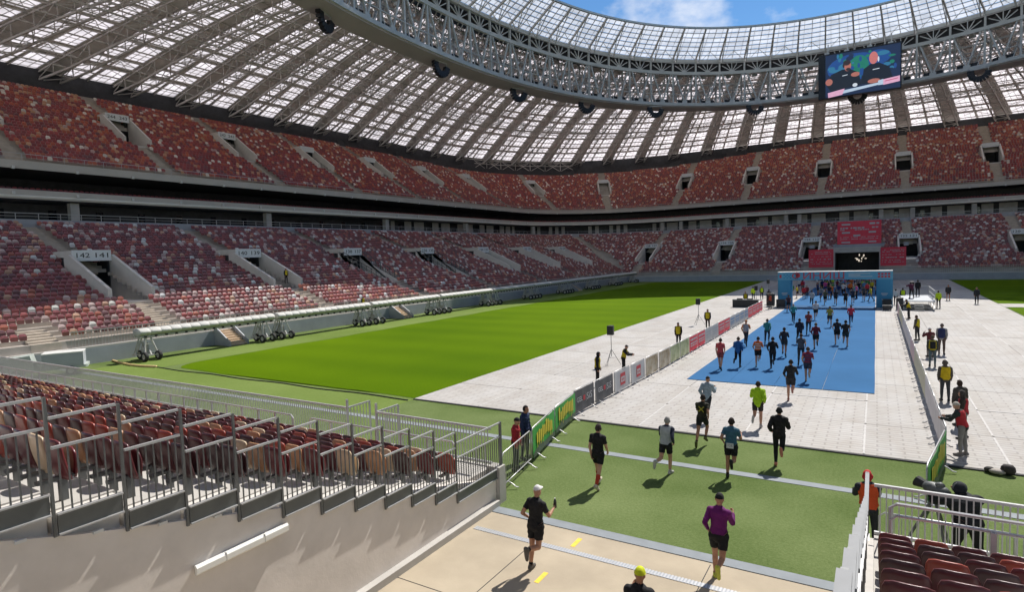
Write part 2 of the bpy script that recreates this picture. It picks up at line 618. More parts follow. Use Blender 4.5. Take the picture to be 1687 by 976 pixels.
# natural turf with a worn, slightly uneven outline (rounded near corner)
mb = MB()
pts = [(-19.3, 21.95), (-19.3, 129.0), (-41.6, 129.0)]
edge = [(-41.7 + 0.12 * math.sin(y * 0.9) + 0.1 * math.sin(y * 0.37), y) for y in np.arange(127, 27, -2.0)]
corner = [(-39.9 + 1.8 * math.cos(a) - 0.0, 24.6 + 2.4 * math.sin(a)) for a in np.linspace(math.pi, 1.5 * math.pi, 8)]
near = [(x, 22.05 + 0.10 * math.sin(x * 1.3)) for x in np.arange(-37, -20, 1.7)]
poly = pts + edge + corner + near
poly = poly[::-1]
mb.prism(poly, 0.003, 0.012)
tag(mb.build('natural_turf', M['turf']), kind='structure')
tag(MB().box(11.25, 33.5, 22.0, 129.0, 0.003, 0.012).build('natural_turf', M['turf']), kind='structure')
# worn pale turf edge and a cable line across the border
mb = MB()
for i in range(26):
    x0 = -44.0 + i * 0.95
    x1 = x0 + 0.95
    y0 = 21.62 - 0.004 * i + 0.08 * math.sin(i * 0.9)
    y1 = 21.62 - 0.004 * (i + 1) + 0.08 * math.sin((i + 1) * 0.9)
    mb.bars([(x0, y0, 0.03)], [(x1, y1, 0.03)], 0.05)
tag(mb.build('cable', M['rubber']), label='dark cable lying along the near edge of the natural turf', cat='cable')
mb = MB()
mb.tube([(-48.6, 21.8, 0.07), (-47.2, 21.55, 0.07), (-45.1, 21.3, 0.07), (-43.6, 21.35, 0.07), (-42.3, 21.65, 0.07)], 0.085, 8)
tag(mb.build('hose', M['hose'], smooth=True), label='ochre flat hose lying on the turf by the left wall', cat='hose')

# white pitch cover of large panels
cov = empty('pitch_cover', (-19.2, 21.8, 0.0), kind='structure')
PX, PY, NX, NY = 3.78, 3.82, 8, 29
pm = MB()
g = 0.007
pm.prism([(g + .05, g), (PX - g - .05, g), (PX - g, g + .05), (PX - g, PY - g - .05), (PX - g - .05, PY - g), (g + .05, PY - g), (g, PY - g - .05), (g, g + .05)], 0.014, 0.045)
pme = pm.mesh('cover_panel', M['cover'])
for i in range(NX):
    for j in range(NY):
        o = link('cover_panel', pme, cov, (i * PX, j * PY, random.uniform(-0.004, 0.003)))
        o.rotation_euler = (random.uniform(-.0006, .0006), random.uniform(-.0006, .0006), random.choice((0, 0)))
# dark joint bed under the panels, pale joint tape over the long seams
tag(MB().box(0, PX * NX, 0, PY * NY, 0.006, 0.013).build('cover_bed', M['bannerback'], cov), kind='stuff')
mb = MB()
for i in range(1, NX):
    for j in range(NY):
        if random.random() < 0.8:
            mb.box(i * PX - 0.03, i * PX + 0.03, j * PY + 0.1, j * PY + PY - 0.1, 0.046, 0.05)
for j in range(2, NY, 3):
    for i in range(NX):
        if random.random() < 0.6:
            mb.box(i * PX + 0.1, i * PX + PX - 0.1, j * PY - 0.05, j * PY + 0.05, 0.0505, 0.0545)
mb.build('joint_tape', M['tape'], cov)
tag(MB().box(11.06, 33.4, 76.3, 80.4, 0.014, 0.045).build('pitch_cover_crosswalk', M['cover']), kind='structure')
# thin dark lip at the near edge of the cover
tag(MB().box(-19.2, 11.0, 21.70, 21.79, 0.005, 0.04).build('cover_edge_strip', M['rubber']), kind='structure')
# blue carpet to the finish
bx0, bx1 = -8.42, 0.0
carpet = empty('finish_carpet', (bx0, 30.95, .06), kind='structure')
for (ya, yb) in ((30.95, 72.6), (72.75, 108.0)):
    for q in range(4):
        xa = bx0 + q * (bx1 - bx0) / 4
        mb = MB()
        nn = 24
        for r in range(nn):                      # slightly wavy cut edges and faint ripples
            y0_, y1_ = ya + (yb - ya) * r / nn, ya + (yb - ya) * (r + 1) / nn
            w0, w1 = .008 * math.sin(y0_ * .7 + q), .008 * math.sin(y1_ * .7 + q)
            h0, h1 = .072 + .002 * math.sin(y0_ * 1.9 + q * 2), .072 + .002 * math.sin(y1_ * 1.9 + q * 2)
            xb = xa + (bx1 - bx0) / 4 - .012
            V = [(xa + w0, y0_, .058), (xb + w0, y0_, .058), (xb + w1, y1_, .058), (xa + w1, y1_, .058), (xa + w0, y0_, h0), (xb + w0, y0_, h0), (xb + w1, y1_, h1), (xa + w1, y1_, h1)]
            mb.add(V, BOXF)
        o = mb.build('carpet_roll', M['blue'], carpet)
        o.matrix_parent_inverse = Matrix.Translation(-carpet.location)
mat_t = empty('timing_mat', (0, 0, 0.07), label='dark timing mat strips across the blue carpet under the arch', cat='timing mat')
for yy in (71.4, 72.0, 73.6):
    MB().box(bx0 - 0.1, bx1 + 0.1, yy, yy + 0.22, 0.0, 0.022).build('mat_strip', M['black'], mat_t)

# tunnel mouth: floor, drain, kerbs, dashes
slab('tunnel_floor', -8.9, -0.2, -14, 12.78, 0.0, M['tunnel_floor'], 0.4)
slab('kerb_strip', -9.3, -0.1, 12.80, 13.14, 0.012, M['kerb'], 0.3)
slab('kerb_strip', -49.0, 41.0, 18.28, 18.62, 0.012, M['kerb'], 0.006)
mb = MB()
mb.box(-8.6, -0.3, 11.74, 11.90, 0.001, 0.006)
o = tag(mb.build('drain_channel', M['wall_grey']), label='narrow slotted drain channel across the tunnel floor', cat='drain')
mb = MB()
for k in range(118):
    x = -8.58 + k * 0.07
    mb.box(x, x + 0.038, 11.735, 11.905, 0.006, 0.013)
mb.build('grating', M['rail'], o)
mb = MB()
for y in (9.1,):
    mb.box(-8.88, -0.25, y, y + 0.018, 0.001, 0.004)
mb.box(-3.02, -3.002, 9.2, 12.7, 0.001, 0.004)
mb.box(-6.9, -6.882, -4, 11.7, 0.001, 0.004)
tag(mb.build('floor_joint', M['rubber']), kind='structure')
for k, y in enumerate((12.05, 10.32)):
    o = slab('yellow_floor_dash', -6.05, -5.94, y, y + 0.45, 0.005, M['yellow'], 0.003)

# ------------------------------------------------------------------ bowl of stands
XL, XR, YF = -51.0, 43.0, 133.0          # corner centres (offset d = 2)


def W(base, n, t, d, z):
    """t along the tangent, d outward, z up -> world"""
    tx, ty = n[1], -n[0]
    return (base[0] + n[0] * (d - 2) + tx * t, base[1] + n[1] * (d - 2) + ty * t, z)


def stations(y0, step=1.0, right_to=60.0):
    B, N = [], []
    for y in np.arange(y0, YF, step):
        B.append((XL, y)); N.append((-1, 0))
    for a in np.linspace(0, math.pi / 2, 25):
        B.append((XL, YF)); N.append((-math.cos(a), math.sin(a)))
    for x in np.arange(XL + step, XR, step):
        B.append((x, YF)); N.append((0, 1))
    for a in np.linspace(0, math.pi / 2, 17):
        B.append((XR, YF)); N.append((math.sin(a), math.cos(a)))
    for y in np.arange(YF - 2, right_to, -2.0):
        B.append((XR, y)); N.append((1, 0))
    return np.array(B, float), np.array(N, float)


def sweep(mb, B, N, prof, m=0, keep=None):
    """sweep an open profile [(d, z), ...] along the stations"""
    k = len(prof)
    V = np.zeros((len(B), k, 3))
    for i, (d, z) in enumerate(prof):
        V[:, i, :2] = B + N * (d - 2)
        V[:, i, 2] = z
    idx = np.arange(len(B) * k).reshape(len(B), k)
    F = np.stack([idx[:-1, :-1], idx[1:, :-1], idx[1:, 1:], idx[:-1, 1:]], -1)
    if keep is not None:
        F = F[keep]
    mb.add(V.reshape(-1, 3), F.reshape(-1, 4), m)


LOW_Y = [10.6 + 16.15 * k for k in range(8)]              # lower tier aisles / portals, left side
LOW_X = [-47.5, -29.4, -11.9, 5.6, 23.1, 40.6]            # far end
UP_Y = [11.0, 27.7, 44.4, 61.2, 77.6, 94.0, 111.0, 129.0]
UP_X = [-46.5, -28.7, -11.4, 5.6, 22.1, 39.0]
UP_A = [R_(30), R_(62)]
RT, RH, NROW = 0.85, 0.319, 31


def low_z(d):
    return 1.86 + (d - 0.3) * RH / RT


UT, UH = 0.80, 0.488


def up_z(d):
    return 19.0 + (d - 30.0) * UH / UT


def up_rows(kind, u):
    """number of upper-tier rows along the bowl: fewest at the corner, most behind the goal"""
    if kind == 'L':
        return int(28 - 3 * max(0, (u - 95) / 38) ** 1.5) if u > 95 else 28
    if kind == 'C':
        return int(25 + 3.0 * (u / (math.pi / 2)) ** 2)
    if kind == 'F':
        return int(min(33, 28 + max(0, (u + 51)) * 0.16))
    return 33


# ---- lower tier
low = empty('lower_tier', (-60, 73, 0), label='lower seating tier of the bowl running along the left and far sides', cat='grandstand')
low.matrix_parent_inverse = Matrix()


def P_(mb_name, mb, mats, parent, smooth=False):
    """part built in world coordinates under a parent whose origin is not the world's"""
    o = mb.build(mb_name, mats, parent, smooth)
    o.matrix_parent_inverse = Matrix.Translation(-Vector(parent_world(parent)))
    return o


def parent_world(p):
    return p.get('_w', p.location) if False else p.location


B, N = stations(2.0)
prof = [(0.28, 1.2)]
for r in range(NROW):
    d = 0.3 + RT * r
    prof += [(d, low_z(d)), (d + RT, low_z(d))]
prof += [(27.3, low_z(26.0) + 0.05), (34.0, low_z(26.0) + 0.05)]
# opening for the far tunnel: remove cells between x=-6.8 and 0.5, d<9
base_mid = (B[:-1] + B[1:]) / 2
nm = N[:-1]
dm = np.array([(prof[i][0] + prof[i + 1][0]) / 2 for i in range(len(prof) - 1)])
keep = np.ones((len(B) - 1, len(prof) - 1), bool)
is_far = (np.abs(nm[:, 1] - 1) < 1e-6)
is_left = (np.abs(nm[:, 0] + 1) < 1e-6)
keep[np.ix_(is_far & (base_mid[:, 0] > -7.0) & (base_mid[:, 0] < 1.0), dm < 10.5)] = False
for y in LOW_Y:
    keep[np.ix_(is_left & (np.abs(base_mid[:, 1] - y) < 1.5), (dm > 6.2) & (dm < 13.2))] = False
for x in LOW_X:
    keep[np.ix_(is_far & (np.abs(base_mid[:, 0] - x) < 1.5), (dm > 6.2) & (dm < 13.2))] = False
mb = MB()
sweep(mb, B, N, prof, 0, keep)
P_('terrace', mb, M['terrace'], low)
# pitch-side wall: low grey wall with pale coping, then set-back upstand
mb = MB()
far_gap = np.array([not ((b[0] > -7.0) and (b[0] < 1.0) and abs(n[1] - 1) < 1e-6) for b, n in zip(base_mid, nm)])


def front_station(y0):
    Bq = [(-49.0, y) for y in np.arange(y0, 131.0, 1.0)] + [(-49.0, 131.0)] + [(x, 131.0) for x in np.arange(-48.0, 41.0, 1.0)] + [(41.0, 131.0)] + [(41.0, y) for y in np.arange(129, 60, -2.0)]
    return np.array(Bq)


def ribbon(mb, pts, z0, z1, th, m=0, skip=None):
    """vertical wall of thickness th to the outside (left of travel) along a polyline of points"""
    for i in range(len(pts) - 1):
        p, q = pts[i], pts[i + 1]
        if skip is not None and skip((p + q) / 2):
            continue
        t = (q - p) / np.linalg.norm(q - p)
        o_ = np.array([-t[1], t[0]]) * th
        V = [(*p, z0), (*q, z0), (*(q + o_), z0), (*(p + o_), z0), (*p, z1), (*q, z1), (*(q + o_), z1), (*(p + o_), z1)]
        mb.add(V, BOXF, m)


fs = front_station(15.0)
tun = lambda c: (-6.9 < c[0] < 0.9 and c[1] > 130)
for lo_x, hi_x in ((-99, -3), (-3, 99)):
    sk = lambda c: tun(c) or not (lo_x < c[0] < hi_x)
    mb = MB()
    ribbon(mb, fs, -0.1, 1.18, 0.25, 0, sk)
    P_('pitch_wall', mb, M['wall_grey'], low)
    mb = MB()
    ribbon(mb, fs + 0, 1.18, 1.30, 0.40, 0, sk)
    P_('wall_coping', mb, M['fascia'], low)
# picket rail along the front of the tier
mb = MB()
for y in np.arange(19.5, 131, 0.22):
    mb.bars([(-49.27, y, 1.3)], [(-49.27, y, 2.45)], 0.025)
mb.bars([(-49.27, 19.5, 2.45)], [(-49.27, 131, 2.45)], 0.05)
for x in np.arange(-48, 40, 0.3):
    if not (-12.4 < x < 5.6):
        mb.bars([(x, 131.27, 1.3)], [(x, 131.27, 2.45)], 0.03)
mb.bars([(-48, 131.27, 2.45), (5.6, 131.27, 2.45)], [(-12.4, 131.27, 2.45), (40, 131.27, 2.45)], 0.05)
P_('front_railing', mb, M['rail'], low)


def portal(parent, base, n, d0, d1, zf, z0, z1, half, text, name='entry_portal', sgn_h=1.0, open_=False):
    """vomitory: two sloping side walls, dark doorway with a number board above"""
    mb = MB()
    for s in (-1, 1):
        ta, tb = (s * half, s * (half + 0.28)) if s > 0 else (s * (half + 0.28), s * half)
        V = []
        lo_ = 1.15 if open_ else 0.0
        for t in (ta, tb):
            V += [W(base, n, t, d0, zf - 1.2), W(base, n, t, d1 + 0.5, zf - 1.2), W(base, n, t, d1 + 0.5, z1), W(base, n, t, d1 - 0.4, z1 - lo_), W(base, n, t, d0, z0 - lo_)]
        F4 = [(0, 5, 6, 1), (1, 6, 7, 2), (2, 7, 8, 3), (3, 8, 9, 4), (4, 9, 5, 0)]
        mb.add(V, F4)
        b = mb.n - 10
        mb.F.append(np.array([[b, b + 1, b + 2], [b, b + 2, b + 3], [b, b + 3, b + 4], [b + 5, b + 7, b + 6], [b + 5, b + 8, b + 7], [b + 5, b + 9, b + 8]]))
        mb.M.append(np.zeros(6, int))
    # floor and roof slab
    for (da, db, za, zb) in ((d0 - 0.2, d1 + 4, zf - 0.25, zf), (d1 - 0.35, d1 + 4.5, z1 - 0.2, z1 + .38)):
        V = [W(base, n, t, d, z) for z in (za, zb) for (t, d) in ((-half, da), (half, da), (half, db), (-half, db))]
        mb.add(V, BOXF)
    o = P_(name, mb, M['portal'], parent)
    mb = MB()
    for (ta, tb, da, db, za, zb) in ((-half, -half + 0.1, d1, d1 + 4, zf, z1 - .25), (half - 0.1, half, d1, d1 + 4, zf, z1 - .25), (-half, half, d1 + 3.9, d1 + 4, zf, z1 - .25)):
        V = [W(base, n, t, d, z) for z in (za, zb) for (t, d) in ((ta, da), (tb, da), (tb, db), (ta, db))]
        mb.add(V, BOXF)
    c = mb.build('doorway', M['dark'], o)  # dark sheets paint the shade inside the opening
    mb = MB()
    V = [W(base, n, t, d, z) for z in (z1 - sgn_h + .42, z1 + .42) for (t, d) in ((-half + .01, d1 - .48), (half - .01, d1 - .48), (half - .01, d1 - .36), (-half + .01, d1 - .36))]
    mb.add(V, BOXF)
    c = mb.build('number_board', M['sign'], o)
    if open_:
        for s in (-1, 1):
            mb = MB()
            t = s * (half + .14)
            for z_ in (.05, .55, 1.05):
                mb.bars([W(base, n, t, d0, z0 - 1.15 + z_)], [W(base, n, t, d1 - .4, z1 - 1.15 + z_)], .06)
            for q in np.linspace(0, 1, 9):
                p = np.array(W(base, n, t, d0 + (d1 - .4 - d0) * q, z0 - 1.15 + (z1 - z0) * q))
                mb.bars([p], [p + [0, 0, 1.05]], .07)
            mb.build('railing', M['rail_dark'], o)
    if text:
        tx, ty = n[1], -n[0]
        for tt, part_ in ((-.5, text.split()[0]), (.5, text.split()[1])):
            me = text_mesh('board_number', part_, 0.62, M['sign_ink'], 0.006, width=half * .66)
            c = link('board_number', me, o)
            p = W(base, n, tt * half, d1 - .495, z1 - sgn_h / 2 + 0.42)
            c.matrix_local = Matrix(((tx, 0, -n[0], p[0]), (ty, 0, -n[1], p[1]), (0, 1, 0, p[2]), (0, 0, 0, 1)))
    return o


num = 142
for k, y in enumerate(LOW_Y[1:]):
    t = '%d  %d' % (142 - 2 * k, 141 - 2 * k)
    portal(low, (XL, y), (-1, 0), 6.2, 13.4, low_z(6.2), low_z(6.2) + 1.15, low_z(13.4) + 1.55, 1.62, t, open_=k in (2, 3))
for k, x in enumerate(LOW_X):
    t = '%d  %d' % (128 - 2 * k, 127 - 2 * k)
    portal(low, (x, YF), (0, 1), 6.2, 13.4, low_z(6.2), low_z(6.2) + 1.15, low_z(13.4) + 1.55, 1.62, t)


def stairs(parent, base, n, d0, d1, zfun, tread, half=0.80, mat_=None):
    mb = MB()
    nst = int(round((d1 - d0) / (tread / 2)))
    for i in range(nst):
        d = d0 + i * tread / 2
        row_d = math.floor((d - (d0 - 1e-6)) / tread) * tread + d0
        z = zfun(row_d) + (0.012 if i % 2 == 0 else 0.16)
        V = [W(base, n, t, dd, zz) for zz in (z - 0.5, z) for (t, dd) in ((-half, d - .02), (half, d - .02), (half, d + tread / 2 - .015), (-half, d + tread / 2 - .015))]
        mb.add(V, BOXF)
    return P_('aisle_stairs', mb, mat_ or M['aisle'], parent)


for y in LOW_Y:
    stairs(low, (XL, y), (-1, 0), 0.3, 6.1, low_z, RT)
    stairs(low, (XL, y), (-1, 0), 13.9, 26.6, low_z, RT)
for x in LOW_X:
    if not (-12.5 < x < 6):
        stairs(low, (x, YF), (0, 1), 0.3, 6.1, low_z, RT)
    stairs(low, (x, YF), (0, 1), 13.9, 26.6, low_z, RT)
stairs(low, (XL, 18.0), (-1, 0), 0.3, 2.8, low_z, RT, 0.9)
stairs(low, (XL, YF), (-math.cos(R_(38)), math.sin(R_(38))), 3.0, 26.3, low_z, RT, 0.6)

# pitch-side little stairs in the left wall
for y in (31.0, 52.8, 100.5):
    mb = MB()
    for i in range(7):
        x1 = -46.9 - i * 0.3
        mb.box(-48.99, x1, y - 0.75, y + 0.75, i * 0.18 - 0.01, i * 0.18 + 0.17)
    o = P_('pitch_steps', mb, M['wood'], low)
    for s in (-0.9, 0.78):
        mb = MB()
        V = []
        for yy in (y + s, y + s + 0.12):
            V += [(-49.0, yy, -0.05), (-46.8, yy, -0.05), (-46.8, yy, 0.35), (-49.0, yy, 1.75)]
        mb.add(V, [(0, 1, 2, 3), (4, 7, 6, 5), (0, 4, 5, 1), (1, 5, 6, 2), (2, 6, 7, 3), (3, 7, 4, 0)])
        mb.build('stair_cheek', M['wall_grey'], o)

# ---- gallery level between the tiers
gal = empty('gallery_level', (-80, 73, 11.8), label='dark gallery level with pale balcony edge between the two seating tiers', cat='gallery')
mb = MB()
sweep(mb, B, N, [(30.0, 14.9), (29.9, 15.9), (30.15, 15.9), (30.25, 15.15), (39.0, 15.15)])
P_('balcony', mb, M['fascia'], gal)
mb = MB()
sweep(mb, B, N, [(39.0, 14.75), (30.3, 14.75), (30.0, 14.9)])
P_('balcony_soffit', mb, M['dark'], gal)  # underside coloured dark to paint the shade below the balcony
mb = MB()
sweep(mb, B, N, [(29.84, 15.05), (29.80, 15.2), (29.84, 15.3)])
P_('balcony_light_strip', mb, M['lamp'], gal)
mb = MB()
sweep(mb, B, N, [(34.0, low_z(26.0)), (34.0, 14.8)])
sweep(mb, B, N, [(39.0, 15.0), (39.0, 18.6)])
P_('rear_wall', mb, M['dark'], gal)  # dark colour paints the shade at the back of the recess
mb = MB()
for (b, n, k) in zip(B, N, range(len(B))):
    if k % 26 == 5 or (n[1] > .5 and k % 17 == 3):
        V = [W(b, n, t, d, z) for z in (11.6, 14.76) for (t, d) in ((-.45, 30.6), (.45, 30.6), (.45, 31.4), (-.45, 31.4))]
        P_('column', MB().add(V, BOXF), M['concrete'], gal)
# pale wall bays, doors and lit openings at the back of the lower concourse
mb, mb2, mb3 = MB(), MB(), MB()
for (b, n, k) in zip(B, N, range(len(B))):
    far_b = n[1] > 0.5 or b[1] > 88
    if far_b and k % 9 in (1, 2, 4, 5, 6):
        V = [W(b, n, t, d, z) for z in (11.7, 14.7) for (t, d) in ((-.52, 32.9), (.52, 32.9), (.52, 33.0), (-.52, 33.0))]
        P_('wall_panel', MB().add(V, BOXF), M['concrete'], gal)
    if k % 5 == 0:
        V = [W(b, n, t, d, z) for z in (12.0, 14.1) for (t, d) in ((-.4, 33.88), (.4, 33.88), (.4, 33.93), (-.4, 33.93))]
        P_('door_glass', MB().add(V, BOXF), M['dark_glass'], gal)
# rail and low parapet behind the lower tier
mb, mb2 = MB(), MB()
sweep(mb, B, N, [(26.75, low_z(26.0)), (26.75, 12.45), (26.95, 12.45), (26.95, low_z(26.0))])
P_('parapet', mb, M['wall_grey'], gal)
pr = [np.array(W(b, n, 0, 26.85, 13.1)) for b, n in zip(B[::2], N[::2])]
mb2.bars(pr[:-1], pr[1:], 0.06)
mb2.bars([p - [0, 0, .33] for p in pr[:-1]], [p - [0, 0, .33] for p in pr[1:]], 0.035)
mb2.bars([p - [0, 0, .65] for p in pr], pr, 0.05)
P_('parapet_rail', mb2, M['rail'], gal)

# ---- upper tier
upt = empty('upper_tier', (-90, 73, 18), label='upper seating tier of the bowl under the roof', cat='grandstand')
kinds = []
for b, n in zip(B, N):
    if abs(n[0] + 1) < 1e-6:
        kinds.append(('L', b[1]))
    elif abs(n[1] - 1) < 1e-6:
        kinds.append(('F', b[0]))
    elif n[0] < 0:
        kinds.append(('C', math.acos(-n[0])))
    else:
        kinds.append(('R', 0))
rows_at = np.array([up_rows(*k) for k in kinds])
prof = [(29.95, 18.4)]
MAXR = 33
for r in range(MAXR):
    d = 30.0 + UT * r
    prof += [(d, up_z(d)), (d + UT, up_z(d))]
keep = np.ones((len(B) - 1, len(prof) - 1), bool)
for j in range(len(prof) - 1):
    keep[:, j] = ((j - 1) // 2) < np.minimum(rows_at[:-1], rows_at[1:]) + 1
dm = np.array([(prof[i][0] + prof[i + 1][0]) / 2 for i in range(len(prof) - 1)])
for y in UP_Y:
    keep[np.ix_(is_left & (np.abs(base_mid[:, 1] - y) < 1.5), (dm > 38) & (dm < 43.4))] = False
for x in UP_X:
    keep[np.ix_(is_far & (np.abs(base_mid[:, 0] - x) < 1.5), (dm > 38) & (dm < 43.4))] = False
mb = MB()
sweep(mb, B, N, prof, 0, keep)
P_('terrace', mb, M['terrace'], upt)
mb = MB()
sweep(mb, B, N, [(29.62, 18.1), (29.5, 18.1), (29.42, 18.95), (29.95, 18.95)])
P_('fascia', mb, M['fascia'], upt)
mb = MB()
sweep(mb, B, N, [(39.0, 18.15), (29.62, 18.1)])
P_('fascia_soffit', mb, M['dark'], upt)  # dark colour paints the shade under the upper tier
mb = MB()
pr = [np.array(W(b, n, 0, 29.75, 19.75)) for b, n in zip(B[::2], N[::2])]
mb.bars(pr[:-1], pr[1:], 0.06)
mb.bars([p - [0, 0, .8] for p in pr], pr, 0.045)
mb.bars([p - [0, 0, .4] for p in pr[:-1]], [p - [0, 0, .4] for p in pr[1:]], 0.03)
P_('front_railing', mb, M['rail'], upt)
# small floodlight boxes on the fascia edges
mb = MB()
for (b, n, k) in zip(B, N, range(len(B))):
    if k % 6 == 1:
        for (d, z) in ((29.3, 18.15), (29.72, 15.5)):
            V = [W(b, n, t, dd, zz) for zz in (z - .16, z + .16) for (t, dd) in ((-.14, d - .12), (.14, d - .12), (.14, d + .1), (-.14, d + .1))]
            P_('spotlight', MB().add(V, BOXF), M['white'], upt)
# rear wall and zone above the last row, dark colour paints their shadow
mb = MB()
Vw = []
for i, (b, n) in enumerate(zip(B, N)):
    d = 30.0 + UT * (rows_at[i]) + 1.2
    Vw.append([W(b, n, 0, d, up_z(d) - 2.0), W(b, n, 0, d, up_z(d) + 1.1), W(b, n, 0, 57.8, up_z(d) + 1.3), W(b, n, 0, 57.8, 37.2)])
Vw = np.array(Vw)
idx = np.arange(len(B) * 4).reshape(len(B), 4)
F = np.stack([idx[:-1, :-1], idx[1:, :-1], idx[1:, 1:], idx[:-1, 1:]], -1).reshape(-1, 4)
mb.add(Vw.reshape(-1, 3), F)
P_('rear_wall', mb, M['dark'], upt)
for y in UP_Y:
    if y > 8:
        portal(upt, (XL, y), (-1, 0), 38.0, 43.6, up_z(38), up_z(38) + 1.0, up_z(43.6) + 1.25, 1.55, '%d  %d' % (248 - 2 * UP_Y.index(y), 247 - 2 * UP_Y.index(y)) if y < 70 else None)
for x in UP_X:
    portal(upt, (x, YF), (0, 1), 38.0, 43.6, up_z(38), up_z(38) + 1.0, up_z(43.6) + 1.25, 1.55, None)
for a in UP_A:
    n = (-math.cos(a), math.sin(a))
    portal(upt, (XL, YF), n, 38.0, 43.6, up_z(38) + .1, up_z(38) + 1.2, up_z(43.6) + 1.3, 1.55, None)
AISLE_UP = [((XL, y), (-1, 0)) for y in UP_Y] + [((x, YF), (0, 1)) for x in UP_X] + [((XL, YF), (-math.cos(a), math.sin(a))) for a in UP_A]
for b, n in AISLE_UP:
    kk = ('L', b[1]) if n[0] == -1 else (('F', b[0]) if n[1] == 1 else ('C', math.acos(-n[0])))
    top = 30 + UT * (up_rows(*kk))
    stairs(upt, b, n, 30.0, 37.9, up_z, UT)
    stairs(upt, b, n, 44.4, top, up_z, UT)

# ---- thousands of far seats: uncountable mass
def seat_template():
    o2 = [(-.215, .40), (.215, .40), (.225, .64), (.19, .775), (.10, .815), (-.10, .815), (-.19, .775), (-.225, .64)]
    V = []
    for yb in (0.0, -0.05):
        for (x, z) in o2:
            V.append((x, yb - 0.22 * (z - 0.40) + 0.02 * (abs(x) > .15), z))
    F = [(0, 1, 2, 7), (7, 2, 3, 6), (6, 3, 4, 5), (5, 4, 12, 13), (6, 5, 13, 14), (4, 3, 11, 12), (7, 6, 14, 15), (3, 2, 10, 11)]
    k = len(V)
    V += [(-.20, .03, .36), (.20, .03, .36), (.205, .09, .66), (-.205, .09, .66), (-.205, .02, .68), (.205, .02, .68)]
    F += [(k, k + 1, k + 2, k + 3), (k + 3, k + 2, k + 5, k + 4)]
    return np.array(V, float), np.array(F)


TV, TF = seat_template()


def seat_mass(name, P, IN, C, label, z_lit=None):
    """P positions, IN inward unit normals (facing the pitch), C colours"""
    P, IN, C = np.array(P), np.array(IN), np.array(C)
    T = np.stack([-IN[:, 1], IN[:, 0]], 1)
    V = np.zeros((len(P), len(TV), 3))
    V[:, :, :2] = P[:, None, :2] + TV[None, :, 0:1] * T[:, None] + TV[None, :, 1:2] * IN[:, None]
    V[:, :, 2] = P[:, None, 2] + TV[None, :, 2]
    F = (TF[None] + len(TV) * np.arange(len(P))[:, None, None]).reshape(-1, 4)
    mbx = MB().add(V.reshape(-1, 3), F)
    me = mbx.mesh(name, M['seats'])
    at = me.attributes.new('seat_colour', 'FLOAT_COLOR', 'POINT')
    cc = np.ones((len(P), len(TV), 4))
    cc[:, :, :3] = C[:, None, :]
    at.data.foreach_set('color', cc.ravel())
    o = link(name, me)
    return tag(o, label=label, cat='seats', kind='stuff')


PAL = np.array([(.29, .070, .078), (.38, .078, .076), (.22, .090, .10), (.50, .13, .075), (.60, .33, .20), (.82, .74, .67), (.54, .38, .35)]) * 1.22
PROB_LOW = np.array([.34, .22, .15, .06, .05, .06, .12])
PROB_UP0 = np.array([.30, .33, .08, .15, .06, .05, .03])
PROB_UP1 = np.array([.18, .30, .05, .25, .12, .07, .03])


def seat_rows(rowlist, zfun, aisle_half, ay, ax, aang, pd0, pd1, extra=None):
    P, IN, D = [], [], []
    for (d, z) in rowlist:
        ds = d + 0.28
        ph = float(rng.uniform(0, .5))
        for y in np.arange(3.0 + ph, YF, 0.5):
            if min(abs(y - a) for a in ay) < aisle_half or (pd0 < d < pd1 and min(abs(y - a) for a in ay) < 2.1):
                continue
            if extra and extra('L', y, d):
                continue
            P.append((XL - (ds - 2), y, z)); IN.append((1, 0)); D.append(d)
        nth = int((ds - 2) * math.pi / 2 / 0.5)
        for i in range(nth):
            th = (i + .5) / nth * math.pi / 2
            if aang and min(abs(th - a) for a in aang) * (ds - 2) < aisle_half * 1.1 or (pd0 < d < pd1 and aang and min(abs(th - a) for a in aang) * (ds - 2) < 2.1):
                continue
            if extra and extra('C', th, d):
                continue
            n = (-math.cos(th), math.sin(th))
            P.append((XL + n[0] * (ds - 2), YF + n[1] * (ds - 2), z)); IN.append((-n[0], -n[1])); D.append(d)
        for x in np.arange(XL + ph, XR, 0.5):
            if min(abs(x - a) for a in ax) < aisle_half or (pd0 < d < pd1 and min(abs(x - a) for a in ax) < 2.1):
                continue
            if extra and extra('F', x, d):
                continue
            P.append((x, YF + ds - 2, z)); IN.append((0, -1)); D.append(d)
    return P, IN, np.array(D)


def low_skip(k, u, d):
    if k == 'F' and -12.4 < u < 5.6 and d < 10.5:
        return True
    if k == 'F' and -7.4 < u < 1.4 and d < 14.5:
        return True
    if k == 'C' and d < 3:
        return True
    if k == 'L' and d < 2.4 and abs(u - 18.0) < 1.1:
        return True
    return False


rows = [(0.3 + RT * r, low_z(0.3 + RT * r)) for r in range(NROW)]
P, IN, D = seat_rows(rows, low_z, 0.95, LOW_Y, LOW_X, [R_(38)], 5.4, 14.0, low_skip)
C = PAL[rng.choice(7, len(P), p=PROB_LOW)] * rng.uniform(.8, 1.2, (len(P), 1))
C = np.clip(.80 * C + .24 * C.mean(1, keepdims=True), 0, .85)
seat_mass('lower_tier_seats', P, IN, C, 'mass of maroon, red and cream seats filling the lower tier')


def up_skip(k, u, d):
    return (d - 30.0) / UT >= up_rows(k, u) - 0.01


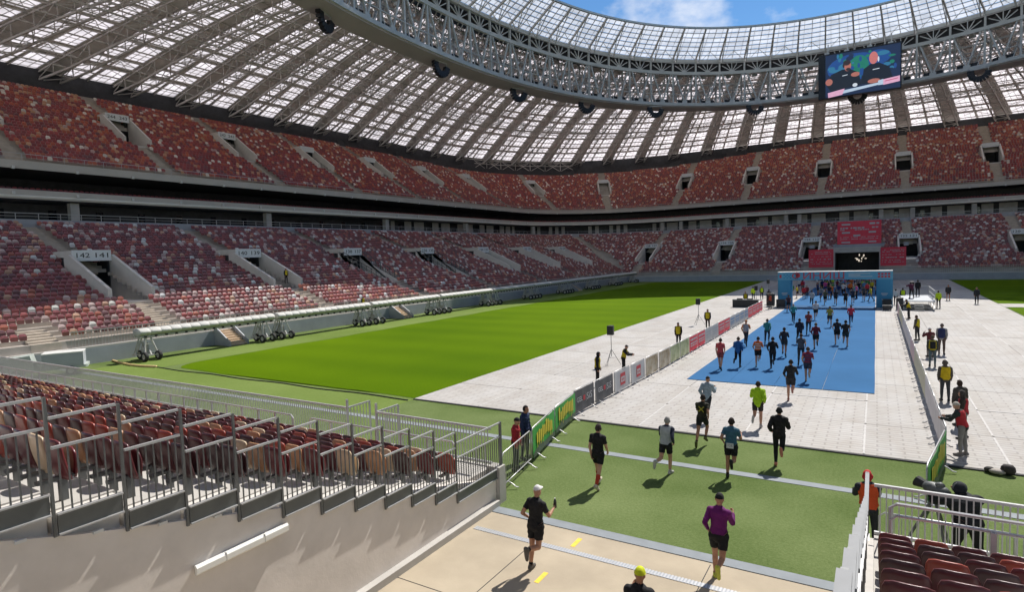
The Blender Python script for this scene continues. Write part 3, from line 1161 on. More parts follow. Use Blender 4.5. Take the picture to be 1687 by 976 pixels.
rows = [(30.0 + UT * r, up_z(30.0 + UT * r)) for r in range(MAXR)]
P, IN, D = seat_rows(rows, up_z, 0.95, UP_Y, UP_X, UP_A, 37.2, 44.2, up_skip)
f = np.clip((D - 34) / 16, 0, 1)
pick = np.where(rng.random(len(P)) < f, rng.choice(7, len(P), p=PROB_UP1), rng.choice(7, len(P), p=PROB_UP0))
C = PAL[pick] * rng.uniform(.85, 1.2, (len(P), 1))
seat_mass('upper_tier_seats', P, IN, C, 'mass of red, maroon and tan seats filling the upper tier')
P, IN = [], []
for r in range(3):
    d, z = 31.0 + r * 1.0, 15.2 + 0.25 * r
    for y in np.arange(3, YF, 0.55):
        P.append((XL - (d - 2), y, z)); IN.append((1, 0))
    nth = int((d - 2) * math.pi / 2 / 0.55)
    for i in range(nth):
        th = (i + .5) / nth * math.pi / 2
        n = (-math.cos(th), math.sin(th))
        P.append((XL + n[0] * (d - 2), YF + n[1] * (d - 2), z)); IN.append((-n[0], -n[1]))
    for x in np.arange(XL, XR, 0.55):
        P.append((x, YF + d - 2, z)); IN.append((0, -1))
C = PAL[rng.choice(4, len(P), p=[.5, .3, .15, .05])]
seat_mass('gallery_seats', P, IN, C, 'short rows of dark red seats on the shaded gallery balcony')

# ---- far tunnel portal with red banners
tp = empty('tunnel_portal', (-3.1, 132, 0), label='wide dark tunnel opening in the far stand beyond the finish arch', cat='tunnel')
mb = MB()
mb.box(-7.15, -6.75, 131.0, 143.0, -0.1, 5.9)
mb.box(0.55, 0.95, 131.0, 143.0, -0.1, 5.9)
mb.box(-7.14, 0.94, 131.02, 143.0, 5.35, 6.3)
P_('frame_wall', mb, M['concrete'], tp)
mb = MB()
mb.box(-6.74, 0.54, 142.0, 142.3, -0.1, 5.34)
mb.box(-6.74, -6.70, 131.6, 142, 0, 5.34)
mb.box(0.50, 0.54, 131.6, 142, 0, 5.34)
P_('shade_lining', mb, M['dark'], tp)  # dark sheets added to paint the shade inside the tunnel
mb = MB()
mb.box(-12.4, -7.16, 131.32, 141.5, -0.1, 2.6)
mb.box(0.96, 5.6, 131.32, 141.5, -0.1, 2.6)
P_('side_block', mb, M['concrete'], tp)
mb = MB()
for x0, x1 in ((-12.2, -11.2), (-7.9, 1.7), (4.8, 5.6)):
    mb.box(x0, x1, 143.05, 143.2, 6.3, 7.0)
mb.box(-7.6, 1.4, 141.5, 143.04, 6.32, 6.9)
P_('upstand', mb, M['wall_grey'], tp)
tl_m = emis('tunnel_glow_patch', (0.8, 0.7, 0.58), 0.8)
tr_ = random.Random(9)
for k in range(9):
    x, z = tr_.uniform(-3.6, -1.2), tr_.uniform(3.2, 4.8)
    a, h = tr_.uniform(.12, .42), tr_.uniform(.1, .45)
    P_('glow_patch', MB().box(x, x + a, 139.0 + .03 * k, 139.02 + .03 * k, z, z + h), tl_m, tp)  # scattered glowing patches of random size
slab('tunnel_apron', -6.7, 0.5, 131.2, 142, 0.0, M['concrete'], 0.3)


def print_lines(mb, w, h, rows, m, seed, dens=0.7, y=-0.012):
    """rows of short white strokes standing for fine print on a banner (local XZ plane)"""
    rr = random.Random(seed)
    for (z, size) in rows:
        x = -w / 2 * 0.86
        while x < w / 2 * 0.84:
            lw = rr.uniform(.25, 1.0) * size * 2.2
            if rr.random() < dens:
                x1 = min(x + lw, w / 2 * .86)
                mb.box(x, x1, y, y + 0.006, z * h - size / 2, z * h + size / 2, m)
            x += lw + size * 0.5


def banner(name, cx, y, z0, z1, w, label, rows, seed, tilt=0.0, blobs=()):
    o = empty(name, (cx, y, z0), label=label, cat='banner')
    o.rotation_euler = (tilt, 0, 0)
    h = z1 - z0
    mb = MB()
    nseg = 10
    for i in range(nseg):                    # gently rippled cloth
        a, b = -w / 2 + w * i / nseg, -w / 2 + w * (i + 1) / nseg
        ya, yb = 0.03 * math.sin(i * 1.3), 0.03 * math.sin((i + 1) * 1.3)
        mb.add([(a, ya, 0), (b, yb, 0), (b, yb + .02, 0), (a, ya + .02, 0), (a, ya, h), (b, yb, h), (b, yb + .02, h), (a, ya + .02, h)], BOXF)
    mb.build('cloth', M['red_banner'], o)
    mb = MB()
    print_lines(mb, w, h, rows, 0, seed, y=-0.06)
    for (bx, bz, bw, bh) in blobs:
        mb.box(bx * w - bw / 2, bx * w + bw / 2, -0.062, -0.052, bz * h - bh / 2, bz * h + bh / 2)
    mb.build('printed_text', M['white_banner'], o)
    return o


banner('banner', -3.0, 142.9, 6.95, 11.85, 7.9, 'large red banner with white print hung above the far tunnel', [(.70, .30), (.62, .22), (.30, .12), (.22, .12)], 3, R_(-12),
       [(-.3, .86, 1.6, .35), (.3, .87, 1.0, .4), (.42, .87, .5, .4), (-.3, .5, 1.5, .35), (.3, .5, 1.3, .35), (-.05, .37, 1.3, .35), (-.3, .08, 1.6, .3), (.3, .09, 1.4, .3)])
banner('banner', -9.15, 130.8, 2.6, 6.1, 4.3, 'red sponsor banner left of the far tunnel', [(.85, .12), (.76, .12), (.6, .1), (.45, .16), (.3, .1), (.2, .1)], 5)
banner('banner', 2.75, 130.8, 2.7, 6.15, 4.0, 'red sponsor banner right of the far tunnel', [(.85, .12), (.76, .12), (.6, .1), (.45, .16), (.3, .1), (.2, .1)], 6)

# ================================================================== ROOF
XC, YC = -4.0, 73.0
NR = 76
RA, RB, RN = 54.0, 72.3, 2.2             # inner ring plan (superellipse)
OA, OB, OH = 46.5, 60.0, 51.0            # roof opening


def se_curve(a, b, n, k=4000):
    t = np.linspace(0, 2 * math.pi, k, endpoint=False)
    s, c = np.sin(t), np.cos(t)
    return np.stack([XC + a * np.sign(s) * np.abs(s) ** (2 / n), YC + b * np.sign(c) * np.abs(c) ** (2 / n)], 1)


def rr_curve(A, Bq, r):
    pts = []
    cs = [(A - r, Bq - r, 90, 0), (A - r, -(Bq - r), 0, -90), (-(A - r), -(Bq - r), -90, -180), (-(A - r), Bq - r, 180, 90)]
    pts.append((0, Bq))
    for (x, y, a0, a1) in cs:
        for a in np.linspace(R_(a0), R_(a1), 40):
            pts.append((x + r * math.cos(a), y + r * math.sin(a)))
    pts.append((0, Bq))
    return np.array(pts) + [XC, YC]


def resample(c, n):
    c = np.vstack([c, c[:1]])
    L = np.concatenate([[0], np.cumsum(np.linalg.norm(np.diff(c, axis=0), axis=1))])
    s = np.linspace(0, L[-1], n, endpoint=False)
    return np.stack([np.interp(s, L, c[:, 0]), np.interp(s, L, c[:, 1])], 1)


SUBD = 10                                 # sub-steps between ribs for smooth curves
outer = resample(rr_curve(103.5, 117.5, 60), NR * SUBD)
inner = resample(se_curve(RA + 4, RB + 4, RN), NR * SUBD)
ringi = resample(se_curve(RA, RB, RN), NR * SUBD)
openi = resample(se_curve(OA, OB, 2.15), NR * SUBD)
roof = empty('stadium_roof', (XC, YC, 37.0), label='great oval stadium roof of steel trusses and translucent panels', cat='roof')
RZ0, RZ1 = 37.0, 47.6


def roof_pt(i, s, dz=0.0):
    """i in rib units (float), s 0 outer .. 1 inner"""
    k = np.asarray(i) * SUBD
    k0 = np.floor(k).astype(int)
    fr = (k - k0)[..., None]
    po = outer[k0 % (NR * SUBD)] * (1 - fr) + outer[(k0 + 1) % (NR * SUBD)] * fr
    pi = inner[k0 % (NR * SUBD)] * (1 - fr) + inner[(k0 + 1) % (NR * SUBD)] * fr
    s_ = np.asarray(s)[..., None]
    p = po * (1 - s_) + pi * s_
    z = RZ0 + (RZ1 - RZ0) * (1 - (1 - np.asarray(s)) ** 1.5) + dz
    return np.concatenate([p, np.broadcast_to(z, p.shape[:-1])[..., None]], -1)


cells = []
u = 0.0
for k in range(6):
    cells.append((u, u + 1.75, 'L')); u += 1.75
    cells.append((u, u + 1.0, 'S')); u += 1.0
cells = [(a / u, b / u, t) for a, b, t in cells]
GAP = 0.165                               # half width of the opaque strip at a rib, in rib units

# which panes show largest: rank by distance among those in view
panes = []
for i in range(NR):
    for ci, (s0, s1, ty) in enumerate(cells):
        for col in (0, 1):
            a = i + GAP - 0.012 + col * ((1 - 2 * GAP) / 2 + 0.0125)
            b = i + GAP + (col + 1) * (1 - 2 * GAP) / 2 - (0.0 if col == 0 else -0.012)
            e = 0.0002
            q = roof_pt(np.array([a, b, b, a]), np.array([s0 + e, s0 + e, s1 - e, s1 - e]), 0.0)
            c = q.mean(0) - [0, 0, CAM_H]
            dpt = c @ fw
            vis = dpt > 1 and abs(c @ cr / dpt) < 0.9 and -0.2 < (c @ cu / dpt) < 0.53
            panes.append((np.linalg.norm(c) if vis else 1e6 + np.linalg.norm(c), q))
panes.sort(key=lambda t: t[0])


def pane_geo(mbx, q):
    up = np.array([0, 0, 0.05])
    V = np.concatenate([q, q + up])
    mbx.add(V, BOXF)


for k, (dist, q) in enumerate(panes[:300]):
    mb = MB()
    pane_geo(mb, q)
    P_('roof_pane', mb, M['pane'], roof)
mb = MB()
for dist, q in panes[300:]:
    pane_geo(mb, q)
tag(P_('roof_panes_beyond', mb, M['pane'], roof), kind='stuff')

# glazing bars
A_, B_ = [], []
for i in range(NR):
    for (s0, s1, ty) in cells:
        nb = 2 if ty == 'S' else 3
        for col in (0, 1):
            a = i + GAP + col * (1 - 2 * GAP) / 2
            b = i + GAP + (col + 1) * (1 - 2 * GAP) / 2
            for k in range(1, nb):
                x = a + (b - a) * k / nb
                A_.append(roof_pt(np.array(x), np.array(s0), -0.08)); B_.append(roof_pt(np.array(x), np.array(s1), -0.08))
            ks = (0.5,) if ty == 'S' else (0.2, 0.4)
            for kk in ks:
                s = s0 + (s1 - s0) * kk
                A_.append(roof_pt(np.array(a), np.array(s), -0.08)); B_.append(roof_pt(np.array(b), np.array(s), -0.08))
mb = MB()
mb.bars(np.array(A_), np.array(B_), 0.06, 0.08)
tag(P_('glazing_bars', mb, M['steel_roof'], roof), kind='stuff')

# opaque deck strips over every rib
for i in range(NR):
    mb = MB()
    ss = np.linspace(-0.01, 1.0, 11)
    for j in range(len(ss) - 1):
        q = roof_pt(np.array([i - GAP, i + GAP, i + GAP, i - GAP]), np.array([ss[j], ss[j], ss[j + 1], ss[j + 1]]), -0.02)
        V = np.concatenate([q, q + np.array([0, 0, 0.14])])
        mb.add(V, BOXF)
    for (s0, s1, ty) in cells + [(1.0, 1.0, 'E')]:
        dl_ = 0.0065
        q = roof_pt(np.array([i + GAP, i + 1 - GAP, i + 1 - GAP, i + GAP]), np.array([s0 - dl_, s0 - dl_, min(1.0, s0 + dl_), min(1.0, s0 + dl_)]), -0.035)
        mb.add(np.concatenate([q, q + np.array([0, 0, 0.025])]), BOXF)
        if ty != 'E':
            q = roof_pt(np.array([i + .475, i + .525, i + .525, i + .475]), np.array([s0 + dl_, s0 + dl_, s1 - dl_, s1 - dl_]), -0.036)
            mb.add(np.concatenate([q, q + np.array([0, 0, 0.025])]), BOXF)
    P_('deck_strip', mb, M['deck'], roof)

# ribs: paired lattice girders below the deck
for i in range(NR):
    ns = 14
    ss = np.linspace(0.0, 1.0, ns + 1)
    dep = np.interp(ss, [0, .12, 1], [1.4, 2.3, 3.2])
    Lr, Rr, Lt, Rt = [], [], [], []
    for k, s in enumerate(ss):
        hw = 0.13
        Lr.append(roof_pt(np.array(i - hw), np.array(s), -dep[k])); Rr.append(roof_pt(np.array(i + hw), np.array(s), -dep[k]))
        Lt.append(roof_pt(np.array(i - hw), np.array(s), -0.35)); Rt.append(roof_pt(np.array(i + hw), np.array(s), -0.35))
    Lr, Rr, Lt, Rt = map(np.array, (Lr, Rr, Lt, Rt))
    mb = MB()
    mb.bars(np.concatenate([Lr[:-1], Rr[:-1]]), np.concatenate([Lr[1:], Rr[1:]]), 0.24, 0.28)
    mb.bars(np.concatenate([Lt[:-1], Rt[:-1]]), np.concatenate([Lt[1:], Rt[1:]]), 0.2, 0.22)
    mb.bars(np.concatenate([Lr, Rr]), np.concatenate([Lt, Rt]), 0.1)
    mb.bars(np.concatenate([Lr[:-1:2], Rr[:-1:2]]), np.concatenate([Lt[1::2], Rt[1::2]]), 0.09)
    mb.bars(np.concatenate([Lr[:-1:2], Rr[1::2][:len(Lr[:-1:2])]]), np.concatenate([Rr[1::2], Lr[2::2]]), 0.1)
    mb.bars(Lr, Rr, 0.12)
    P_('roof_rib', mb, M['steel_roof'], roof)

# purlin trusses and wind bracing between the ribs
A_, B_, A2, B2 = [], [], [], []
ii = np.arange(NR)
for (s0, s1, ty) in cells + [(1.0, 1.0, 'E')]:
    for dz, big in ((-0.25, 1), (-1.5, 1)):
        for h in (0, 1):
            a = roof_pt(ii + h * 0.5, np.full(NR, s0), dz)
            b = roof_pt(ii + h * 0.5 + 0.5, np.full(NR, s0), dz)
            A_.append(a); B_.append(b)
    for h0, h1 in ((0.13, .5), (.5, .87)):
        z0, z1 = (-1.5, -0.25) if h0 == 0.13 else (-0.25, -1.5)
        A2.append(roof_pt(ii + h0, np.full(NR, s0), z0)); B2.append(roof_pt(ii + h1, np.full(NR, s0), z1))
    if ty == 'S':
        A2.append(roof_pt(ii + 0.15, np.full(NR, s0), -0.5)); B2.append(roof_pt(ii + 0.5, np.full(NR, s1), -0.5))
        A2.append(roof_pt(ii + 0.85, np.full(NR, s0), -0.5)); B2.append(roof_pt(ii + 0.5, np.full(NR, s1), -0.5))
        A2.append(roof_pt(ii + 0.5, np.full(NR, s0), -0.5)); B2.append(roof_pt(ii + 0.5, np.full(NR, s1), -0.5))
    else:
        A2.append(roof_pt(ii + 0.5, np.full(NR, s0), -0.3)); B2.append(roof_pt(ii + 0.5, np.full(NR, s1), -0.3))
mb = MB()
mb.bars(np.concatenate(A_), np.concatenate(B_), 0.16, 0.18)
P_('purlin_chords', mb, M['steel_roof'], roof)
mb = MB()
mb.bars(np.concatenate(A2), np.concatenate(B2), 0.085)
P_('wind_bracing', mb, M['steel_roof'], roof)

# hanging catwalk round the roof
mb = MB()
for s, wd in ((0.50, 0.020),):
    i2 = np.arange(NR * 4) / 4
    n2 = len(i2)
    q = [roof_pt(i2, np.full(n2, s + a), dz) for a, dz in ((-wd, -4.6), (wd, -4.6), (-wd, -3.5), (wd, -3.5))]
    for c in q:
        mb.bars(c, np.roll(c, -1, 0), 0.11)
    mb.bars(q[0], q[2], 0.07); mb.bars(q[1], q[3], 0.07)
    mb.bars(q[0], np.roll(q[2], -1, 0), 0.06); mb.bars(q[1], np.roll(q[3], -1, 0), 0.06)
    mb.bars(q[0], np.roll(q[1], -1, 0), 0.06)
    top = roof_pt(i2[::2], np.full(n2 // 2, s), -0.3)
    mb.bars(q[2][::2], top, 0.06); mb.bars(q[3][::2], top, 0.06)
P_('catwalk', mb, M['steel_roof'], roof)

# outer edge truss
mb = MB()
i2 = np.arange(NR * 2) / 2
n2 = len(i2)
q = [roof_pt(i2, np.full(n2, s), dz) for s, dz in ((0.0, -0.3), (0.0, -3.2), (-0.04, -1.8))]
for c in q:
    mb.bars(c, np.roll(c, -1, 0), 0.3)
mb.bars(q[0], np.roll(q[1], -1, 0), 0.16); mb.bars(q[1], q[0], 0.16); mb.bars(q[1], np.roll(q[0], -1, 0), 0.16)
P_('edge_truss', mb, M['steel_roof'], roof)

# ---- inner ring girder
ring = empty('ring_girder', (XC, YC, 38.4), label='deep pale steel ring truss around the roof opening', cat='truss')
n3 = NR * SUBD
idx = np.arange(n3)


def ring_pts(off, z, src=None):
    c = ringi if src is None else src
    o_ = resample_off(off)
    return np.concatenate([o_, np.full((n3, 1), z)], 1)


_ro = {}


def resample_off(off):
    if off not in _ro:
        _ro[off] = resample(se_curve(RA + off, RB + off, RN), n3)
    return _ro[off]


def loop_box(mb, o0, o1, z0, z1, m=0):
    q = [ring_pts(o0, z0), ring_pts(o1, z0), ring_pts(o1, z1), ring_pts(o0, z1)]
    V = np.concatenate(q)
    F = []
    for a in range(4):
        b = (a + 1) % 4
        F.append(np.stack([a * n3 + idx, a * n3 + (idx + 1) % n3, b * n3 + (idx + 1) % n3, b * n3 + idx], 1))
    mb.add(V, np.concatenate(F), m)


mb = MB()
loop_box(mb, 0.35, 4.3, 38.4, 38.75)
P_('soffit', mb, M['ring_soffit'], ring)
mb = MB()
loop_box(mb, 0.0, 0.5, 38.62, 39.25)
loop_box(mb, 4.0, 4.5, 38.78, 39.3)
loop_box(mb, 0.0, 0.5, 45.3, 45.95)
loop_box(mb, 0.0, 0.55, 47.9, 48.5)
loop_box(mb, 4.0, 4.5, 47.9, 48.5)
P_('chord', mb, M['steel_ring'], ring)
mb = MB()
loop_box(mb, 2.6, 2.9, 46.1, 47.8)
loop_box(mb, 0.9, 4.0, 48.0, 48.2)
P_('dark_backing', mb, M['dark'], ring)
mb = MB()
for off in (0.25, 4.25):
    lo, mid, hi = ring_pts(off, 39.2), ring_pts(off, 45.4), ring_pts(off, 48.0)
    k0 = np.arange(NR) * SUBD
    mb.bars(lo[k0], hi[k0], 0.34)
    h = SUBD // 2
    for sgn in (-1, 1):
        mb.bars(lo[(k0 + h) % n3], mid[(k0 + h + sgn * (h - 1)) % n3], 0.26)
        mb.bars(lo[(k0 + h + sgn * 3) % n3] + [0, 0, 0.0], (lo[(k0 + h + sgn * 4) % n3]) + [0, 0, 1.5], 0.12)
    rail = ring_pts(off - 0.15, 41.0)
    mb.bars(rail, np.roll(rail, -1, 0), 0.12)
    fan = mid[(k0 + h) % n3] + [0, 0, .5]
    for a in (-3.6, -1.8, 0, 1.8, 3.6):
        kk = (k0 + h + int(round(a))) % n3
        tgt = hi[kk] - [0, 0, .0 + abs(a) * 0.22]
        mb.bars(fan, tgt, 0.16)
    # gusset plates
    mb.bars(lo[(k0 + h - 1) % n3] + [0, 0, .15], lo[(k0 + h + 1) % n3] + [0, 0, .15], 0.3, 0.75)
    mb.bars(mid[(k0 + h - 1) % n3] + [0, 0, .5], mid[(k0 + h + 1) % n3] + [0, 0, .5], 0.2, 0.55)
P_('lattice', mb, M['steel_ring'], ring)
# tangled inner cross bracing and services
mb = MB()
li, lo_ = ring_pts(0.25, 39.2), ring_pts(4.25, 39.2)
hi_, ho = ring_pts(0.25, 48.0), ring_pts(4.25, 48.0)
mi, mo = ring_pts(0.25, 45.4), ring_pts(4.25, 45.4)
k0 = np.arange(NR * 2) * (SUBD // 2)
mb.bars(li[k0], mo[(k0 + 3) % n3], 0.12); mb.bars(lo_[k0], mi[(k0 + 2) % n3], 0.12)
mb.bars(li[k0], lo_[(k0 + 5) % n3], 0.14)
mb.bars(mi[k0], mo[(k0 + 5) % n3], 0.12)
cab = ring_pts(2.2, 42.3)
mb.bars(cab, np.roll(cab, -1, 0), 0.35, 0.12)
cab = ring_pts(3.2, 43.9)
mb.bars(cab, np.roll(cab, -1, 0), 0.2, 0.3)
P_('cross_bracing', mb, M['steel_roof'], ring)
dl = ring_pts(1.0, 39.75)
for k in range(NR):
    mb = MB()
    mb.bars([dl[(k * SUBD + 2) % n3]], [dl[(k * SUBD + 8) % n3]], 0.5, 0.5)
    P_('duct', mb, M['black'], ring)
rr2 = random.Random(4)
for k in range(0, n3, 7):
    if rr2.random() < 0.75:
        p = ring_pts(1.6, 0)[k] if False else np.append(resample_off(1.6)[k], rr2.uniform(40.6, 44.0))
        P_('floodlight', MB().box(p[0] - .22, p[0] + .22, p[1] - .22, p[1] + .22, p[2] - .25, p[2] + .25), M['sign'], ring)

# ---- inner canopy of glass
can = empty('glass_canopy', (XC, YC, 48.5), label='pale glass canopy leaning in from the ring truss towards the sky', cat='canopy')


def can_pt(i, s, dz=0.0):
    k = np.asarray(i) * SUBD
    k0_ = np.round(k).astype(int) % n3
    po = resample_off(0.3)[k0_]
    pi = openi[k0_]
    s_ = np.asarray(s)[..., None]
    p = po * (1 - s_) + pi * s_
    z = 48.7 + (OH - 48.7) * np.asarray(s) + dz
    return np.concatenate([p, np.broadcast_to(z, p.shape[:-1])[..., None]], -1)


NC = 7
mb = MB()
for i in range(NR):
    for k in range(NC):
        for h in (0, 1):
            e = 0.012
            q = can_pt(np.array([i + .5 * h, i + .5 * h + .5, i + .5 * h + .5, i + .5 * h]), np.array([k / NC + e, k / NC + e, (k + 1) / NC - e, (k + 1) / NC - e]))
            mb.add(np.concatenate([q, q + [0, 0, .04]]), BOXF)
tag(P_('canopy_panes', mb, M['pane_canopy'], can), kind='stuff')
mb = MB()
for h in range(0, 2):
    a, b = can_pt(np.arange(NR) + h * .5, np.zeros(NR), -.12), can_pt(np.arange(NR) + h * .5, np.ones(NR), -.12)
    mb.bars(a, b, 0.26 if h == 0 else 0.1, 0.4 if h == 0 else 0.12)
i3 = np.arange(NR * 2) / 2
for k in range(NC + 1):
    c = can_pt(i3, np.full(NR * 2, k / NC), -0.07)
    mb.bars(c, np.roll(c, -1, 0), 0.11)
for q4 in (.25, .75):
    a, b = can_pt(np.arange(NR) + q4, np.zeros(NR), -.05), can_pt(np.arange(NR) + q4, np.ones(NR), -.05)
    mb.bars(a, b, 0.06)
P_('canopy_bars', mb, M['steel_roof'], can)
mb = MB()
i0 = np.arange(NR)
tie = ring_pts(0.0, 48.2)[i0 * SUBD]
for s_end, dz in ((.5, -.3), (.95, -.3)):
    mb.bars(can_pt(i0, np.full(NR, .28), -2.6), can_pt(i0, np.full(NR, s_end), dz), 0.12)
mb.bars(tie, can_pt(i0, np.full(NR, .28), -2.6), 0.14)
c = can_pt(i0, np.full(NR, .28), -2.6)
mb.bars(c, np.roll(c, -1, 0), 0.12)
mb.bars(c, can_pt((i0 + .5), np.full(NR, .3), -.2), 0.08)
mb.bars(np.roll(c, -1, 0), can_pt((i0 + .5), np.full(NR, .3), -.2), 0.08)
mb.bars(c, can_pt(i0, np.full(NR, .1), -.2), 0.1)
P_('canopy_strut', mb, M['steel_roof'], can)
mb = MB()
c = can_pt(np.arange(n3) / SUBD, np.ones(n3), 0.05)
mb.bars(c, np.roll(c, -1, 0), 0.4, 0.35)
P_('edge_beam', mb, M['white'], can)

# ---- line-array loudspeakers hung under the ring
arr = [(-59.5, 54.1), (-59.6, 77.7), (-57.6, 98.7), (-51.3, 115.7), (-41.0, 129.0), (-22.7, 141.3), (-3.4, 145.0), (16.1, 140.5)]
where = ['nearest, at the upper left', 'second from the left', 'third from the left', 'fourth from the left', 'fifth from the left', 'just left of the video screen', 'under the video screen', 'right of the video screen']
for k, (x, y) in enumerate(arr):
    v = np.array([XC - x, YC - y])
    ang = math.atan2(v[1], v[0])
    o = empty('line_array_speaker', (x, y, 38.38), ang, label='black curved line array speaker under the roof ring, ' + where[k], cat='speaker', group='line array speakers under the ring')
    mb = MB()
    nb = 11
    pth = []
    for j in range(nb + 1):
        a = -math.pi / 2 * 0.15 + (j / nb) * math.pi * 1.05
        pth.append((0, -1.35 * math.cos(a), -0.55 - 1.45 * math.sin(a)))
    for j in range(nb):
        p, q = np.array(pth[j]), np.array(pth[j + 1])
        mb.bars([p + (q - p) * .04], [q - (q - p) * .04], 1.0, 0.62, up=(1, 0, 0))
    mb.build('cabinet_column', M['black'], o)
    mb = MB()
    mb.bars([(0, -1.2, 0), (0, 1.2, 0)], [(0, -1.3, -.7), (0, 1.3, -.7)], 0.1)
    mb.bars([(0, -1.4, -0.06)], [(0, 1.4, -0.06)], 0.16)
    mb.build('hanging_frame', M['steel_ring'], o)

# ---- video screen
vs_ = empty('video_screen', (-3.1, 140.6, 37.0), label='large video screen hanging below the roof ring showing two people at a desk', cat='screen')
SW, SH = 14.4, 8.9
MB().box(-SW / 2, SW / 2, 0.0, 0.7, 0, SH).build('housing', M['black'], vs_)
mb = MB()
for x in (-5.5, -2, 2, 5.5):
    mb.bars([(x, .35, SH)], [(x, 1.2, SH + 2.2)], 0.2)
    mb.box(x - .6, x + .3, .1, .6, SH, SH + .35)
mb.build('hanger', M['steel_ring'], vs_)
E_ = {'bg': emis('screen_navy', (0.012, 0.022, 0.06), 1.0), 'bl': emis('screen_blue', (0.015, 0.06, 0.22), 1.0), 'cy': emis('screen_cyan', (0.03, 0.15, 0.27), 1.0), 'gr': emis('screen_green', (0.015, 0.16, 0.11), 1.0),
      'bk': emis('screen_black', (0.010, 0.012, 0.018), 1.0), 'sk': emis('screen_skin', (0.36, 0.13, 0.10), 1.0), 'sk2': emis('screen_skin_pink', (0.48, 0.15, 0.14), 1.0), 'hr': emis('screen_hair', (0.03, 0.02, 0.02), 1.0),
      'wh': emis('screen_white', (0.40, 0.50, 0.62), 1.0), 'pk': emis('screen_pink', (0.62, 0.34, 0.48), 1.0), 'rd': emis('screen_red', (0.45, 0.05, 0.12), 1.0), 'hl': emis('screen_pale', (0.55, 0.60, 0.66), 1.0)}
pic = [0]


def scr(name, poly, key):
    """a flat patch of the picture: poly in screen fractions"""
    pic[0] += 1
    y = -0.004 - 0.0016 * pic[0]
    mb = MB()
    V = [((px - .5) * SW, y, pz * SH) for px, pz in poly]
    c = np.mean(V, 0)
    mb.add(np.vstack([V, [c]]), [(i, (i + 1) % len(V), len(V)) for i in range(len(V))])
    return mb.build(name, E_[key], vs_)


def ell(cx, cz, rx, rz, n=20, a0=0, a1=2 * math.pi):
    return [(cx + rx * math.cos(a), cz + rz * math.sin(a)) for a in np.linspace(a0, a1, n, endpoint=(a1 - a0) < 6)]


scr('picture_backdrop', [(0.09, .02), (.985, .02), (.985, .97), (.09, .97)], 'bg')
scr('picture_patch', ell(.45, .62, .34, .30), 'bl')
scr('picture_patch', ell(.35, .55, .13, .2), 'cy')
scr('picture_patch', ell(.72, .75, .16, .16), 'bl')
scr('picture_patch', ell(.50, .62, .12, .24), 'gr')
scr('picture_patch', ell(.50, .74, .055, .10), 'gr')
scr('picture_patch', ell(.22, .60, .09, .05), 'cy')
scr('picture_patch', ell(.78, .82, .08, .05), 'cy')
sr_ = random.Random(5)
for q in range(26):
    scr('picture_patch', ell(sr_.uniform(.14, .93), sr_.uniform(.42, .92), sr_.uniform(.015, .05), sr_.uniform(.02, .06), 12), sr_.choice(['bl', 'cy', 'bg', 'gr', 'bl']))
scr('presenter_body', [(.10, .30), (.16, .52), (.30, .60), (.40, .58), (.50, .48), (.53, .20), (.16, .14)], 'bk')
scr('presenter_body', [(.52, .22), (.55, .52), (.64, .62), (.74, .62), (.86, .50), (.90, .24), (.74, .15)], 'bk')
scr('presenter_head', ell(.365, .66, .042, .115), 'sk')
scr('presenter_hair', ell(.355, .735, .046, .06), 'hr')
scr('presenter_head', ell(.675, .745, .052, .135), 'sk2')
scr('presenter_headset', ell(.315, .68, .012, .05), 'hr')
scr('presenter_headset', ell(.733, .70, .010, .06), 'hl')
scr('presenter_beard', ell(.372, .585, .028, .035), 'hr')
scr('presenter_hand', ell(.135, .36, .045, .075), 'sk')
scr('presenter_hand', ell(.46, .45, .055, .05), 'sk')
scr('presenter_hand', ell(.68, .24, .075, .05), 'sk')
scr('presenter_phone', [(.505, .40), (.55, .40), (.56, .56), (.515, .56)], 'bl')
scr('presenter_badge', [(.30, .45), (.365, .462), (.365, .475), (.30, .465)], 'hl')
scr('presenter_badge', [(.665, .48), (.745, .488), (.745, .503), (.665, .495)], 'hl')
scr('desk_edge', [(.30, .06), (.74, .14), (.74, .19), (.30, .13)], 'wh')
scr('desk_sheet', [(.125, .01), (.30, .04), (.33, .17), (.12, .12)], 'pk')
scr('desk_cup', ell(.455, .215, .03, .04), 'hl')
scr('desk_sheet', [(.79, .12), (.98, .15), (.98, .27), (.79, .24)], 'pk')
scr('desk_line', [(.81, .19), (.96, .215), (.96, .23), (.81, .205)], 'rd')
scr('desk_edge', [(.73, .13), (.79, .13), (.79, .25), (.73, .23)], 'wh')

# ================================================================== NEAR STANDS
def yk(k):
    return 3.16 + 0.835 * k


def zk(k):
    return 3.70 - 0.275 * k


ONES = ['zeroth', 'first', 'second', 'third', 'fourth', 'fifth', 'sixth', 'seventh', 'eighth', 'ninth', 'tenth', 'eleventh', 'twelfth', 'thirteenth', 'fourteenth', 'fifteenth', 'sixteenth', 'seventeenth', 'eighteenth', 'nineteenth']
TENS = {2: 'twent', 3: 'thirt', 4: 'fort', 5: 'fift', 6: 'sixt', 7: 'sevent'}


def ordinal(n):
    if n < 20:
        return ONES[n]
    t, u_ = divmod(n, 10)
    return TENS[t] + ('ieth' if u_ == 0 else 'y-' + ONES[u_])


